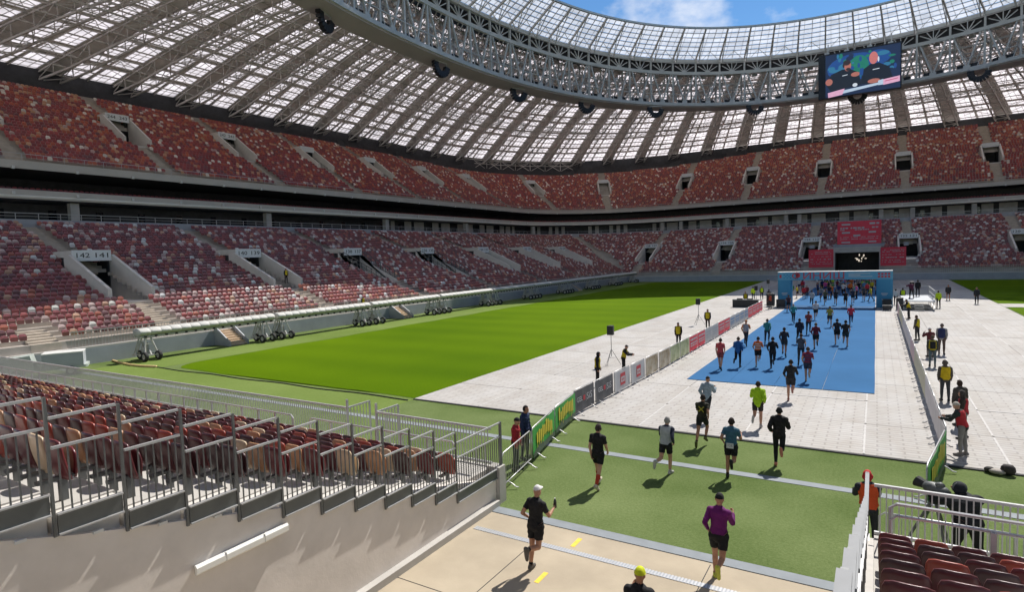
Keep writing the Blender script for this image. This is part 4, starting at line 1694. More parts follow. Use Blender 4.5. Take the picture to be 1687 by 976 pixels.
def near_stand(name, x0, x1, label, side):
    st = empty(name, ((x0 + x1) / 2, 8, 0), label=label, cat='grandstand')
    mb = MB()
    for k in range(-7, 11):
        y1 = yk(k + 1) if k < 10 else 13.6
        mb.box(x0, x1, yk(k), y1, -0.3 if k == 10 else zk(k) - 1.2, zk(k))
    P_('terrace', mb, M['near_floor'], st)
    # front picket fence
    mb = MB()
    xs = np.arange(x0 + 0.1, x1 - 0.05, 0.105)
    if side == 'L':
        xs = xs[(np.abs(xs + 14.15) > 0.62)]
    mb.bars(np.stack([xs, np.full(len(xs), 13.5), np.full(len(xs), .95)], 1), np.stack([xs, np.full(len(xs), 13.5), np.full(len(xs), 2.0)], 1), 0.022)
    segs = [(x0, -14.8), (-13.5, x1)] if side == 'L' else [(x0, x1)]
    for a, b in segs:
        mb.bars([(a, 13.5, 2.02), (a, 13.5, 1.05)], [(b, 13.5, 2.02), (b, 13.5, 1.05)], 0.055)
    if side == 'L':
        for xx in (-14.8, -13.5):                        # gate returns with raised corner posts
            mb.bars([(xx, 13.5, 2.02), (xx, 14.5, 2.02)], [(xx, 14.5, 2.02), (xx, 14.5, 0.0)], 0.05)
            mb.bars([(xx, 13.5, .95)], [(xx, 13.5, 2.3)], 0.06)
            for q in range(1, 7):
                mb.bars([(xx, 13.5 + q * .14, 0.2)], [(xx, 13.5 + q * .14, 2.0)], 0.02)
    P_('front_fence', mb, M['rail'], st)
    # guard rail in front of the first row
    mb = MB()
    segs = [(x0, -16.2), (-15.4, -9.6)] if side == 'L' else [(x0 + 0.25, x1)]
    for a, b in segs:
        mb.tube([(a, 12.45, .95), (a, 12.45, 1.78), (a + .1, 12.45, 1.88), (b - .1, 12.45, 1.88), (b, 12.45, 1.78), (b, 12.45, .95)], 0.03, 6)
        if side == 'R':
            mb.tube([(a, 12.55, .95), (a, 12.55, 1.98), (a + .1, 12.55, 2.06), (b - .1, 12.55, 2.06), (b, 12.55, 1.98), (b, 12.55, .95)], 0.034, 6)
        n_ = int((b - a) / (0.9 if side == 'L' else 1.45))
        for q in range(1, n_):
            xx = a + (b - a) * q / n_
            mb.bars([(xx, 12.45, .95)], [(xx, 12.45, 1.88)], 0.05 if side == 'L' else 0.085, 0.05 if side == 'L' else 0.13)
    P_('guard_rail', mb, M['rail'], st, smooth=False)
    return st


nl = near_stand('near_left_stand', -46.0, -9.15, 'foreground stand left of the tunnel, rows stepping down to the pitch', 'L')
nr = near_stand('near_right_stand', 0.0, 34.0, 'foreground stand right of the tunnel at the lower right corner', 'R')

# tunnel walls
mb = MB()
V = []
for x in (-9.14, -8.9):
    V += [(x, -14, -0.1), (x, 13.3, -0.1), (x, 13.3, 0.66), (x, 3.4, 3.36), (x, -14, 9.0)]
mb.add(V, [(0, 1, 6, 5), (1, 2, 7, 6), (2, 3, 8, 7), (3, 4, 9, 8), (4, 0, 5, 9)])
mb.F.append(np.array([[0, 2, 1], [0, 3, 2], [0, 4, 3], [5, 6, 7], [5, 7, 8], [5, 8, 9]]))
mb.M.append(np.zeros(6, int))
tw = mb.build('tunnel_wall', M['tunnel_wall'])
tag(tw, label='plain pale rendered side wall of the tunnel below the left railing', cat='wall')
MB().box(-9.2, -8.78, 13.31, 13.62, -0.1, 1.02).build('end_pillar', M['concrete'], tw)
MB().box(-8.899, -8.72, -14, 13.2, 0.0, 0.16).build('base_kerb', M['concrete'], tw)
mb = MB()
for k in range(-1, 11):
    mb.box(-9.146, -9.0, yk(k) + 0.02, yk(k) + .80, zk(k) - 0.62, zk(k) - 0.02)
mb.build('step_infill', M['portal'], tw)
mb = MB()
for k in range(-1, 10):
    yy = yk(k) + 0.42
    mb.box(-8.905, -8.86, yy, yy + .12, 3.36 - (yy - 3.4) * .2727 - 0.02, 3.36 - (yy - 3.4) * .2727 + 0.018)
mb.build('fixing_plate', M['white'], tw)
mb = MB()
V = []
for x in (-0.22, 0.0 - 0.003):
    V += [(x, -14, -0.1), (x, 13.55, -0.1), (x, 13.55, 0.9), (x, 2.6, 3.62), (x, -14, 8.0)]
mb.add(V, [(0, 1, 6, 5), (1, 2, 7, 6), (2, 3, 8, 7), (3, 4, 9, 8), (4, 0, 5, 9)])
mb.F.append(np.array([[0, 2, 1], [0, 3, 2], [0, 4, 3], [5, 6, 7], [5, 7, 8], [5, 8, 9]]))
mb.M.append(np.zeros(6, int))
tag(mb.build('tunnel_wall', M['concrete']), label='concrete side wall of the tunnel below the right railing', cat='wall')

# tube lamp on the left wall
lamp = empty('batten_lamp', (-8.9, 5.7, 2.1), label='long white batten lamp on the tunnel side wall', cat='lamp')
mb = MB()
mb.box(0.0, 0.05, -0.80, 0.80, 0.03, 0.13)
mb.build('mount', M['rail'], lamp)
mb = MB()
prof = [(0.05, .005), (.085, 0.0), (.115, .03), (.115, .115), (.085, .15), (.05, .145)]
V = [(x, y, z) for y in (-0.83, 0.83) for x, z in prof]
nq = len(prof)
mb.add(V, [(i, nq + i, nq + (i + 1) % nq, (i + 1) % nq) for i in range(nq)])
for b, rev in ((0, 0), (nq, 1)):
    for i in range(1, nq - 1):
        f_ = [b, b + i, b + i + 1]
        mb.F.append(np.array([f_[::-1] if rev else f_])); mb.M.append(np.array([0]))
mb.build('diffuser', M['lamp'], lamp)
mb = MB()
for y in (-.35, .35):
    mb.box(0.045, 0.1165, y, y + .012, 0.02, 0.1515)
mb.build('clip', M['rail'], lamp)

# stepped railings down both sides of the tunnel
bal_me = MB().box(-0.009, 0.009, -0.009, 0.009, 0, 0.84).mesh('baluster', M['rail_dark'])
for (xr, nmx, lab) in ((-8.87, 'L', 'stepped dark steel railing above the left tunnel wall'), (-0.12, 'R', 'stepped steel railing above the right tunnel wall')):
    rl = empty('stepped_railing', (xr, 8, 0), label=lab, cat='railing')
    for k in range(-2, 11):
        a = yk(k)
        b = yk(k + 1) if k < 10 else 13.55
        dz = -0.275 * k
        mb = MB()
        mb.box(xr - .018, xr + .018, a - .018, a + .018, 3.44 + dz, 5.245 + dz)
        P_('post', mb, M['rail_dark'], rl)
        mb = MB()
        hw = 0.022 if nmx == 'L' else 0.034
        mb.box(xr - hw, xr + hw, a + .032, b - .032 if k < 10 else b, 4.95 + dz, 4.985 + dz)
        P_('handrail', mb, M['rail'] if nmx == 'L' else M['rail_paint'], rl)  # left handrails and mid rails are pale to paint sun on their tops
        mb = MB()
        mb.box(xr - .022, xr + .022, a + .032, b - .032 if k < 10 else b, 4.565 + dz, 4.60 + dz)
        P_('mid_rail', mb, M['rail'], rl)
        mb = MB()
        mb.box(xr - .012, xr + .012, a + .034, b - .034 if k < 10 else b, 3.475 + dz, 3.715 + dz)
        o = P_('kick_plate', mb, M['plate'], rl)
        mb = MB()
        for z in (3.715, 3.452):
            mb.box(xr - .02, xr + .045, a + .033, b - .033 if k < 10 else b, z + dz, z + .022 + dz)
        mb.build('highlight_flange', M['rail'], o)  # pale strips paint the sun's highlight along the plate edges
        nb = int(round((b - a) / 0.104))
        for q in range(1, nb):
            o = link('baluster', bal_me, rl)
            o.matrix_parent_inverse = Matrix.Translation(-rl.location)
            o.location = (xr, a + (b - a) * q / nb, 3.738 + dz)
    mb = MB()
    mb.box(xr - .03, xr + .03, 13.52, 13.58, 0.7, 2.24)
    P_('post', mb, M['rail_dark'], rl)

# ---- individual near seats
def shell(wid, z0, z1, lean, y0, th, curve, ncol=7, nrow=6, round_top=True, bulge=0.0):
    V, F = [], []
    for layer in (0, 1):
        for r in range(nrow):
            v = r / (nrow - 1)
            z = z0 + (z1 - z0) * v
            wd = wid * (0.93 + 0.07 * math.sin(v * math.pi))
            if v > 0.8 and round_top:
                wd *= 1 - 0.09 * ((v - 0.8) / 0.2) ** 3
            for c in range(ncol):
                u_ = -1 + 2 * c / (ncol - 1)
                zz = z - (0.03 * abs(u_) ** 5 * (v ** 4) if round_top else 0)
                y = y0 - lean * v + curve * u_ * u_ + bulge * math.sin(v * math.pi) - layer * th
                V.append((wd / 2 * u_, y, zz))
    k = nrow * ncol
    for r in range(nrow - 1):
        for c in range(ncol - 1):
            a = r * ncol + c
            F.append((a, a + 1, a + ncol + 1, a + ncol))
            F.append((k + a, k + a + ncol, k + a + ncol + 1, k + a + 1))
    loop = [c for c in range(ncol)] + [r * ncol + ncol - 1 for r in range(1, nrow)] + [(nrow - 1) * ncol + c for c in range(ncol - 2, -1, -1)] + [r * ncol for r in range(nrow - 2, 0, -1)]
    for i in range(len(loop)):
        a, b = loop[i], loop[(i + 1) % len(loop)]
        F.append((a, k + a, k + b, b))
    return V, F


SEATC = {'dark maroon': ((.085, .018, .022), .27), 'wine red': ((.135, .022, .026), .24), 'plum brown': ((.062, .026, .028), .20), 'brick red': ((.29, .052, .032), .13), 'tan': ((.42, .225, .12), .13), 'cream': ((.55, .42, .28), .07)}
seat_me = {}
for nm_, (c, p) in SEATC.items():
    mt = mat('seat_' + nm_.replace(' ', '_'), c, 0.33, var=0.13, scale=5, spec=0.5, bump=0.05, bscale=40)
    mb = MB(); mb.add(*shell(.49, .31, .88, .10, 0.0, .028, .03, ncol=7, nrow=9, bulge=-.02))
    back = mb.mesh('backrest', mt, True)
    mb = MB(); mb.add(*shell(.43, .33, .72, -.0, .105, .03, -.02, ncol=5, nrow=7, bulge=.02))
    pan = mb.mesh('seat_pan', mt, True)
    seat_me[nm_] = (back, pan)
mb = MB()
mb.box(-.05, .05, -.30, .06, .30, .345)
mb.box(-.03, .03, -.05, .05, .0, .31)
mb.bars([(-.19, .05, .36), (.19, .05, .36)], [(.19, .05, .36), (.19, .05, .355)], .035)
brk = mb.mesh('bracket', M['rail_dark'])
cand = []
for k in range(-1, 11):
    for i in range(0, 74):
        x = -9.42 - 0.5 * i
        if abs(x + 15.8) < 0.72 and k > 3 and False:
            continue
        cand.append(('L', k, i, x))
    for i in range(0, 16):
        cand.append(('R', k, i, 0.30 + 0.5 * i + (0.02 if i else 0)))
vis = []
for (sd_, k, i, x) in cand:
    p = np.array([x, yk(k) + .33, zk(k) + .6 - CAM_H])
    dpt = p @ fw
    if dpt < 0.3:
        continue
    a, b = p @ cr / dpt, p @ cu / dpt
    if abs(a) < 0.93 and abs(b) < 0.56:
        vis.append((dpt, sd_, k, i, x))
vis.sort()
sr = random.Random(11)
names_, probs_ = list(SEATC), [v[1] for v in SEATC.values()]
massP, massC = [], []
for q, (dpt, sd_, k, i, x) in enumerate(vis):
    c = sr.choices(names_, probs_)[0]
    if sd_ == 'R' and i == 0 and c in ('cream', 'tan'):
        c = 'dark maroon'
    if q >= 300:
        massP.append((x, yk(k) + .33, zk(k))); massC.append(SEATC[c][0])
        continue
    o = empty('folding_seat', (x, yk(k) + .33, zk(k)), sr.uniform(-.03, .03), cat='seat', group='folding seats of the near stands',
              label='%s folding seat, %s from tunnel railing, %s row from pitch, near %s stand' % (c, ordinal(i + 1), ordinal(11 - k), 'left' if sd_ == 'L' else 'right'))
    link('backrest', seat_me[c][0], o)
    pn = link('seat_pan', seat_me[c][1], o)
    pn.rotation_euler = (sr.uniform(-.05, .03), 0, 0)
    link('bracket', brk, o)
if massP:
    seat_mass('near_stand_seats_beyond', massP, [(0, 1)] * len(massP), massC, 'mass of small far seats at the outer end of the near left stand')
print('near seats', len(vis))

# ================================================================== EVENT FURNITURE
def barrier_parts():
    mb = MB()
    mb.tube([(0.04, 0, .12), (0.04, 0, 1.02), (.12, 0, 1.10), (1.96, 0, 1.10), (2.04, 0, 1.02), (2.04, 0, .12)], .02, 6)
    mb.tube([(0.04, 0, .16), (2.04, 0, .16)], .018, 6)
    fr = mb.mesh('frame', M['rail'], True)
    mb = MB()
    for x in np.arange(.16, 2.0, .118):
        mb.tube([(x, 0, .16), (x, 0, 1.10)], .008, 4)
    bars = mb.mesh('bars', M['rail'])
    mb = MB()
    mb.tube([(0, -.34, .015), (0, -.26, .02), (0, -.14, .10), (0, 0, .17), (0, .14, .10), (0, .26, .02), (0, .34, .015)], .018, 6)
    foot = mb.mesh('foot', M['rail'], True)
    return fr, bars, foot


BF, BB, BFT = barrier_parts()


def banner_mesh(material, z0=.10, z1=1.06):
    mb = MB()
    n_ = 8
    for i in range(n_):
        a, b = .03 + 2.02 * i / n_, .03 + 2.02 * (i + 1) / n_
        ya, yb = -.036 + .008 * math.sin(i * 1.7), -.036 + .008 * math.sin((i + 1) * 1.7)
        mb.add([(a, ya, z0), (b, yb, z0), (b, yb + .006, z0), (a, ya + .006, z0), (a, ya, z1), (b, yb, z1), (b, yb + .006, z1), (a, ya + .006, z1)], BOXF)
    return mb.mesh('banner_cloth', material)


BMESH = {}


def barrier(x, y, rz, label, cloth=None, group=None, L=2.08, deco=None):
    o = empty('crowd_barrier', (x, y, 0.05), rz, label=label, cat='barrier', group=group)
    o.scale = (L / 2.08, 1, 1)
    link('frame', BF, o)
    link('bars', BB, o)
    for xx in (.35, 1.73):
        link('foot', BFT, o, (xx, 0, 0))
    c = None
    if cloth:
        if cloth not in BMESH:
            BMESH[cloth] = banner_mesh(M[cloth])
        c = link('banner_cloth', BMESH[cloth], o)
    if deco and c is not None:
        deco(c)
    return o


FACE = Matrix(((1, 0, 0, 0), (0, 0, 1, 0), (0, 1, 0, 0), (0, 0, 0, 1)))


def put_text(parent, body, size, mt, x, z, width=None, y=-0.05):
    me = text_mesh('lettering', body, size, mt, 0.002, width)
    o = link('lettering', me, parent)
    o.matrix_local = Matrix(((1, 0, 0, x), (0, 0, -1, y), (0, 1, 0, z), (0, 0, 0, 1)))
    return o


def deco_gel(c):
    put_text(c, 'GEL', .30, M['white_banner'], .52, .62, .55)
    put_text(c, 'SiS', .42, M['white_banner'], 1.52, .60, .55)
    MB().box(.88, 1.08, -.052, -.047, .52, .72).build('red_mark', M['arch_red'], c)
    MB().box(1.16, 1.175, -.052, -.047, .42, .80).build('divider_line', M['white_banner'], c)


def deco_logo(c):
    MB().box(.72, 1.36, -.052, -.047, .32, .90).build('red_square', M['arch_red'], c)
    mb = MB()
    for a, b, z0, z1 in ((.80, .88, .46, .72), (.88, .98, .64, .72), (.88, .96, .46, .53), (1.0, 1.08, .46, .72), (1.08, 1.28, .64, .72), (1.2, 1.28, .46, .64), (1.08, 1.2, .46, .52)):
        mb.box(a, b, -.056, -.053, z0, z1)
    mb.build('white_emblem', M['white_banner'], c)


def deco_lines(seed, mt):
    def f_(c):
        mb = MB()
        rr = random.Random(seed)
        for z, s in ((.78, .12), (.55, .09), (.40, .07)):
            x = .25
            while x < 1.8:
                lw = rr.uniform(.1, .4)
                mb.box(x, min(x + lw, 1.85), -.052, -.047, z, z + s)
                x += lw + .07
        mb.build('printed_text', mt, c)
    return f_


def deco_green(seed):
    def f_(c):
        rr = random.Random(seed)
        mb = MB()
        mb.add([(.04, -.05, .11), (2.04, -.05, .11), (2.04, -.05, .30), (1.5, -.05, .44), (1.0, -.05, .30), (.6, -.05, .42), (.04, -.05, .26)], [(0, 1, 2, 4), (0, 4, 5, 6), (2, 3, 4, 4)][:2])
        mb.build('dark_band', M['black_banner'], c)
        for i in range(9):                                    # dripping graffiti letters
            x = .32 + i * .165
            h = rr.uniform(.30, .46)
            mb = MB()
            z0 = .50 - .06 * math.sin(i)
            mb.box(x, x + .12, -.055, -.05, z0, z0 + h)
            mb.box(x + .045, x + .075, -.0545, -.0505, z0 - rr.uniform(.04, .2), z0 + .01)
            mb.add([(x + .02, -.054, z0 + h), (x + .1, -.054, z0 + h), (x + .06, -.054, z0 + h + .05)], [(0, 1, 2)])
            mb.build('graffiti_letter', M['yellow_print'], c)
    return f_


M['yellow_print'] = mat('yellow_print', (0.4896, 0.4216, 0.0340), 0.7, var=0.1, scale=3)

HP = math.pi / 2
GL = 'barriers along the left of the course'
a0 = math.atan2(16.45 - 13.95, -9.55 + 9.12)
barrier(-9.12, 13.95, a0, 'bare silver crowd barrier beside the end of the left tunnel railing', None, GL, 2.5)
barrier(-9.58, 16.5, math.atan2(2.65, -.55), 'green barrier banner with yellow graffiti lettering, nearer one', 'green_banner', GL, 2.7, deco_green(1))
barrier(-10.15, 19.2, math.atan2(2.65, -.42), 'green barrier banner with yellow graffiti lettering, one touching the grey banners', 'green_banner', GL, 2.7, deco_green(2))
seq = [('grey_banner', deco_gel, 'grey barrier banner reading GEL SiS'), ('white_banner', deco_logo, 'white barrier banner with a red square emblem'), ('gold_banner', None, 'ochre and grey printed barrier banner'),
       ('lime_banner', None, 'olive green printed barrier banner'), ('red_banner', 'w', 'red barrier banner with white print'), ('white_banner', 'g', 'pale grey barrier banner with faint print'), ('red_banner', 'w', 'far red barrier banner with white print'),
       ('white_banner', 'b', 'far white barrier banner with blue print'), ('white_banner', 'b', 'white barrier banner with blue print close to the black desk'), ('red_banner', 'w', 'red barrier banner by the finish arch'), ('red_banner', 'w', 'red barrier banner next to the left arch leg')]
M['blue_print'] = mat('blue_print', (0.10, 0.22, 0.42), 0.7, var=0.1, scale=3)
ords = [', nearer of two', ', farther of two']
y = 21.95
for k in range(22):
    cl, dc, lab = seq[k // 2]
    if dc == 'w':
        dc = deco_lines(k, M['white_banner'])
    elif dc == 'g':
        dc = deco_lines(k, M['wall_grey'])
    elif dc == 'b':
        dc = deco_lines(k, M['blue_print'])
    barrier(-10.68 + 0.28 * min(1, k / 5), y, HP, lab + ords[k % 2], cl, GL, 2.08, dc)
    y += 2.11
# right-hand line, seen from its back
GR = 'barriers along the right of the course'
backs = ['bannerback', 'bannerback', 'bannerback_y', 'bannerback_y', 'bannerback_p', 'bannerback']
nmb = {'bannerback': 'pale backed', 'bannerback_y': 'straw coloured', 'bannerback_p': 'pinkish'}
for k in range(22):
    cl = backs[(k // 2) % 6]
    barrier(1.86, 24.1 + 2.11 * k, -HP, '%s banner barrier, %s from the near end of the right line' % (nmb[cl], ordinal(k + 1)), cl, GR)
barrier(1.12, 17.9, math.atan2(4.0, .72), 'green banner barrier angled beside the camera operator', 'green_banner', GR, 4.0, deco_green(3))
for k in range(2):
    barrier(0.05 + 2.35 * k, 14.35, 0.0, 'bare silver crowd barrier at the foot of the right stand, %s' % ('left one' if k == 0 else 'right one'), None, GR, 2.3)

# ---- finish arch
ar = empty('finish_arch', (-4.0, 74.2, 0.06), label='light blue inflatable finish arch with red lettering across the carpet', cat='arch')
AW = 5.55


def puffy(x0, x1, y0, y1, z0, z1, bev=.12):
    mb = MB()
    ring = [(x0 + bev, y0), (x1 - bev, y0), (x1, y0 + bev), (x1, y1 - bev), (x1 - bev, y1), (x0 + bev, y1), (x0, y1 - bev), (x0, y0 + bev)]
    mb.prism(ring, z0, z1)
    return mb


for s in (-1, 1):
    x0, x1 = (-AW, -AW + 1.45) if s < 0 else (AW - 1.5, AW)
    lg = puffy(x0, x1, -.6, .6, 0, 3.0).build('leg', M['arch_blue'], ar)
    mb = MB()
    mb.box((x0 + x1) / 2 - .3, (x0 + x1) / 2 + .3, -.612, -.606, 1.45, 1.55)
    mb.box((x0 + x1) / 2 - .22, (x0 + x1) / 2 + .2, -.612, -.606, 1.3, 1.36)
    mb.build('small_print', M['white_banner'], lg)
bm = puffy(-AW, AW, -.62, .62, 3.004, 3.86).build('beam', M['arch_light'], ar)
MB().box(-AW + .02, AW - .02, -.64, .64, 3.861, 3.93).build('top_edge', M['white'], ar)
o = link('lettering', text_mesh('lettering', 'ФИНИШ', 1.02, M['arch_red'], .01, 5.15), ar)
o.matrix_local = Matrix(((1, 0, 0, -1.45), (0, 0, -1, -.635), (0, 1, 0, 3.42), (0, 0, 0, 1)))
for i in range(4):
    for j in range(2):
        MB().box(AW - 1.35 + i * .3, AW - 1.35 + i * .3 + .2, -.632, -.626, 3.2 + j * .3, 3.2 + j * .3 + .2).build('red_dot', M['arch_red'], bm)
for i in range(5):
    for j in range(3):
        if (i + j) % 2 == 0:
            MB().box(-AW + .62 + i * .16, -AW + .62 + i * .16 + .15, -.632, -.626, 3.18 + j * .17, 3.18 + j * .17 + .15).build('check_square', M['arch_blue'], bm)
MB().box(-AW + .2, -AW + .42, -.632, -.626, 3.25, 3.6).build('red_mark', M['arch_red'], bm)
mb = MB()
for z, l in ((3.62, 2.0), (3.45, 1.1), (3.3, 2.2)):
    mb.box(1.5, 1.5 + l, -.632, -.626, z, z + .07)
mb.build('small_print', M['white_banner'], bm)

# ---- loudspeakers on tripods
def tripod_speaker(x, y, label, rz=0.0, h=1.82):
    o = empty('tripod_speaker', (x, y, 0.045), rz, label=label, cat='speaker', group='speakers on tripods')
    mb = MB()
    mb.prism([(-.19, -.17), (.19, -.17), (.14, .17), (-.14, .17)], h, h + .56)
    c = mb.build('cabinet', M['black'], o)
    mb = MB()
    mb.box(-.16, .16, -.178, -.172, h + .03, h + .53)
    mb.build('grille', M['rubber'], c)
    MB().tube([(0, 0, .5), (0, 0, h + .02)], .02, 6).build('pole', M['rail_dark'], o)
    for k in range(3):
        a = k * 2 * math.pi / 3 + .4
        mb = MB().tube([(0, 0, .95), (.55 * math.cos(a), .55 * math.sin(a), .01)], .014, 5)
        mb.tube([(0, 0, .42), (.3 * math.cos(a), .3 * math.sin(a), .44)], .01, 4)
        mb.build('leg', M['rail_dark'], o)
    return o


tripod_speaker(-13.65, 33.5, 'black tripod speaker nearest the camera on the white cover')
tripod_speaker(-13.7, 54.5, 'black tripod speaker in the middle of the white cover')
tripod_speaker(-11.9, 73.9, 'black tripod speaker left of the finish arch behind the black desk')
tripod_speaker(-12.6, 88.0, 'farthest black tripod speaker beyond the finish arch')

# ---- black desk, crates and monitors near the arch
d = empty('control_desk', (-12.8, 72.2, .045), label='black draped control desk left of the finish arch', cat='desk')
MB().box(-1.35, 1.35, -.4, .4, 0, .86).build('drape', M['black'], d)
MB().box(-1.4, 1.4, -.45, .45, .862, .90).build('desk_top', M['rail_dark'], d)
mb = MB(); mb.box(-.9, -.3, -.2, .2, .90, 1.02); mb.box(.2, .8, -.2, .25, .90, 1.0)
for b_, nm_ in (((-.9, -.3, -.2, .2, .90, 1.02), 'mixer'), ((.2, .8, -.2, .25, .90, 1.0), 'mixer')):
    MB().box(*b_).build(nm_, M['rubber'], d)


def crate(x, y, sx, sy, sz, label, material='black', z=.045):
    o = empty('flight_case', (x, y, z), random.uniform(-.1, .1), label=label, cat='case', group='equipment cases by the arch')
    MB().box(-sx / 2, sx / 2, -sy / 2, sy / 2, 0.09, sz).build('case_body', M[material], o)
    mb = MB()
    for xx in (-1, 1):
        for zz in (.1, sz - .05):
            mb.box(xx * sx / 2 - .025, xx * sx / 2 + .025, -sy / 2 - .012, sy / 2 + .012, zz, zz + .045)
    mb.build('edge_trim', M['rail'], o)
    for xx in (-1, 1):
        for yy in (-1, 1):
            MB().lathe([(0, -.02), (.045, -.02), (.045, .02), (0, .02)], 8, 0, (xx * sx / 2 * .8, yy * sy / 2 * .7, .045), 'x').build('caster', M['rubber'], o)


crate(-9.0, 71.9, .9, .7, .95, 'black equipment case at the foot of the left arch leg')
crate(-10.3, 73.6, .8, .6, 1.5, 'tall black equipment case left of the arch leg')
crate(1.0, 72.6, .8, .7, 1.0, 'black equipment case at the foot of the right arch leg')
crate(1.0, 70.6, .75, .6, .55, 'low black case in front of the right arch leg')
crate(2.1, 71.6, .6, .6, 1.25, 'upright black case between right arch leg and platform')

# scaffold camera platform right of the arch
pf = empty('camera_platform', (3.7, 73.2, .045), label='silver scaffold platform with handrails right of the finish arch', cat='platform')
MB().box(-1.35, 1.35, -1.8, 6.0, .86, .95).build('deck', M['wall_grey'], pf)
for x in (-1.3, 1.3):
    for yy in (-1.75, .8, 3.4, 5.9):
        MB().tube([(x, yy, 0), (x, yy, 1.95 if x > 0 else .9)], .03, 5).build('post', M['rail'], pf)
mb = MB()
for z in (1.4, 1.93):
    mb.bars([(1.3, -1.75, z)], [(1.3, 5.9, z)], .045)
mb.bars([(1.3, 5.9, 1.93)], [(-1.3, 5.9, 1.93)], .045)
mb.build('handrail', M['rail'], pf)
mb = MB()
mb.bars([(-1.3, -1.75, .1), (1.3, -1.75, .1), (1.3, -1.75, .1), (1.3, .8, .1)], [(1.3, -1.75, .85), (-1.3, -1.75, .85), (1.3, .8, .85), (1.3, 3.4, .85)], .035)
mb.build('brace', M['rail'], pf)
mb = MB()
for i in range(4):
    mb.box(-.4, .4, -2.0 - .28 * i, -1.82 - .28 * i, .66 - .2 * i, .70 - .2 * i)
tag(mb.build('step', M['rail'], pf), kind='stuff')

# tv camera on the platform
tvc = empty('tv_camera', (3.3, 75.6, .995), label='black television camera on a tripod on the silver platform', cat='camera')
MB().box(-.18, .18, -.5, .3, 1.35, 1.7).build('camera_body', M['black'], tvc)
MB().lathe([(0, -.9), (.12, -.9), (.10, -.5), (0, -.5)], 10, 0, (0, 0, 1.52), 'y').build('lens', M['rubber'], tvc)
for k in range(3):
    a = k * 2.1
    MB().tube([(0, 0, 1.36), (.4 * math.cos(a), .4 * math.sin(a), .01)], .025, 5).build('leg', M['rail_dark'], tvc)

# ---- wheeled grow-light rigs along the left wall
def wheel(parent, x, y, r=.36):
    o = empty('wheel', (x, y, r))
    o.parent = parent
    MB().lathe([(r * .55, -.1), (r * .93, -.12), (r, -.07), (r, .07), (r * .93, .12), (r * .55, .1)], 16, 0, (0, 0, 0), 'y').build('tyre', M['rubber'], o, True)
    MB().lathe([(0, -.05), (r * .5, -.09), (r * .57, -.09), (r * .57, .09), (r * .5, .09), (0, .05)], 12, 0, (0, 0, 0), 'y').build('rim', M['rig_white'], o)
    return o


RL = 9.9


def make_rig():
    o = empty('grow_light_rig', (0, 0, 0), cat='lighting rig', group='grow light rigs along the left wall')
    mb = MB()
    for x in (-.42, .42):
        mb.tube([(x, -.6, 1.78), (x, RL + 1.2, 1.78)], .06, 6)
    for yy in np.arange(-.5, RL + 1.2, .62):
        mb.bars([(-.42, yy, 1.78)], [(.42, yy, 1.78)], .05)
    mb.build('beam', M['rig_white'], o)
    nl_ = 15
    me = None
    for i in range(nl_):
        yy = -.55 + i * (RL + 1.6) / nl_
        if me is None:
            mbq = MB()
            mbq.lathe([(.02, -.378), (.258, -.376), (.268, -.34), (.270, 0), (.268, .34), (.258, .376), (.02, .378)], 12, 0, (0, 0, 0), 'y')
            me = mbq.mesh('lamp_cover', M['rig_fabric'], True)
        l_ = link('lamp_cover', me, o, (0.02, yy + .36, 2.12))
        l_.scale = (2.1, 1.03, 1.15 + 0.05 * math.sin(i * 2.3))
    mb = MB()
    for i in range(nl_):
        yy = -.2 + i * (RL + 1.6) / nl_
        mb.box(.40, .56, yy - .07, yy + .07, 1.72, 1.86)
    tag(mb.build('lamp_socket', M['black'], o), kind='stuff')
    for yy in (0.0, RL):
        mb = MB()
        for s in (-1, 1):
            mb.bars([(s * .36, yy - .1, 2.04), (s * .36, yy + .1, 2.04), (s * .30, yy, 1.2), (s * .2, yy, 2.0)], [(s * .75, yy - .5, .42), (s * .75, yy + .5, .42), (s * .75, yy, .42), (s * .62, yy - .4, .42)], .095)
            mb.bars([(s * .75, yy - .62, .42)], [(s * .75, yy + .62, .42)], .09)
            mb.bars([(s * .52, yy - .32, 1.25)], [(s * .52, yy + .32, 1.25)], .05)
        mb.bars([(-.75, yy - .5, .45), (-.75, yy + .5, .45), (-.5, yy, 1.3)], [(.75, yy - .5, .45), (.75, yy + .5, .45), (.5, yy, 1.3)], .06)
        mb.box(-.22, .22, yy - .2, yy + .2, .55, 1.0)
        mb.build('leg_frame', M['rig_white'], o)
        wheel(o, .80, yy - .5)
        wheel(o, .80, yy + .5)
        wheel(o, -.80, yy)
    return o


rig0 = make_rig()
rn = ['nearest', 'second nearest', 'third nearest', 'fourth nearest', 'fifth nearest', 'sixth nearest', 'seventh nearest', 'second farthest', 'farthest']
for k in range(9):
    o = rig0 if k == 0 else copy_tree(rig0)
    o.location = (-46.6, 23.2 + 11.9 * k, 0.0)
    o['label'] = 'white wheeled grow light rig along the left wall, %s' % rn[k]

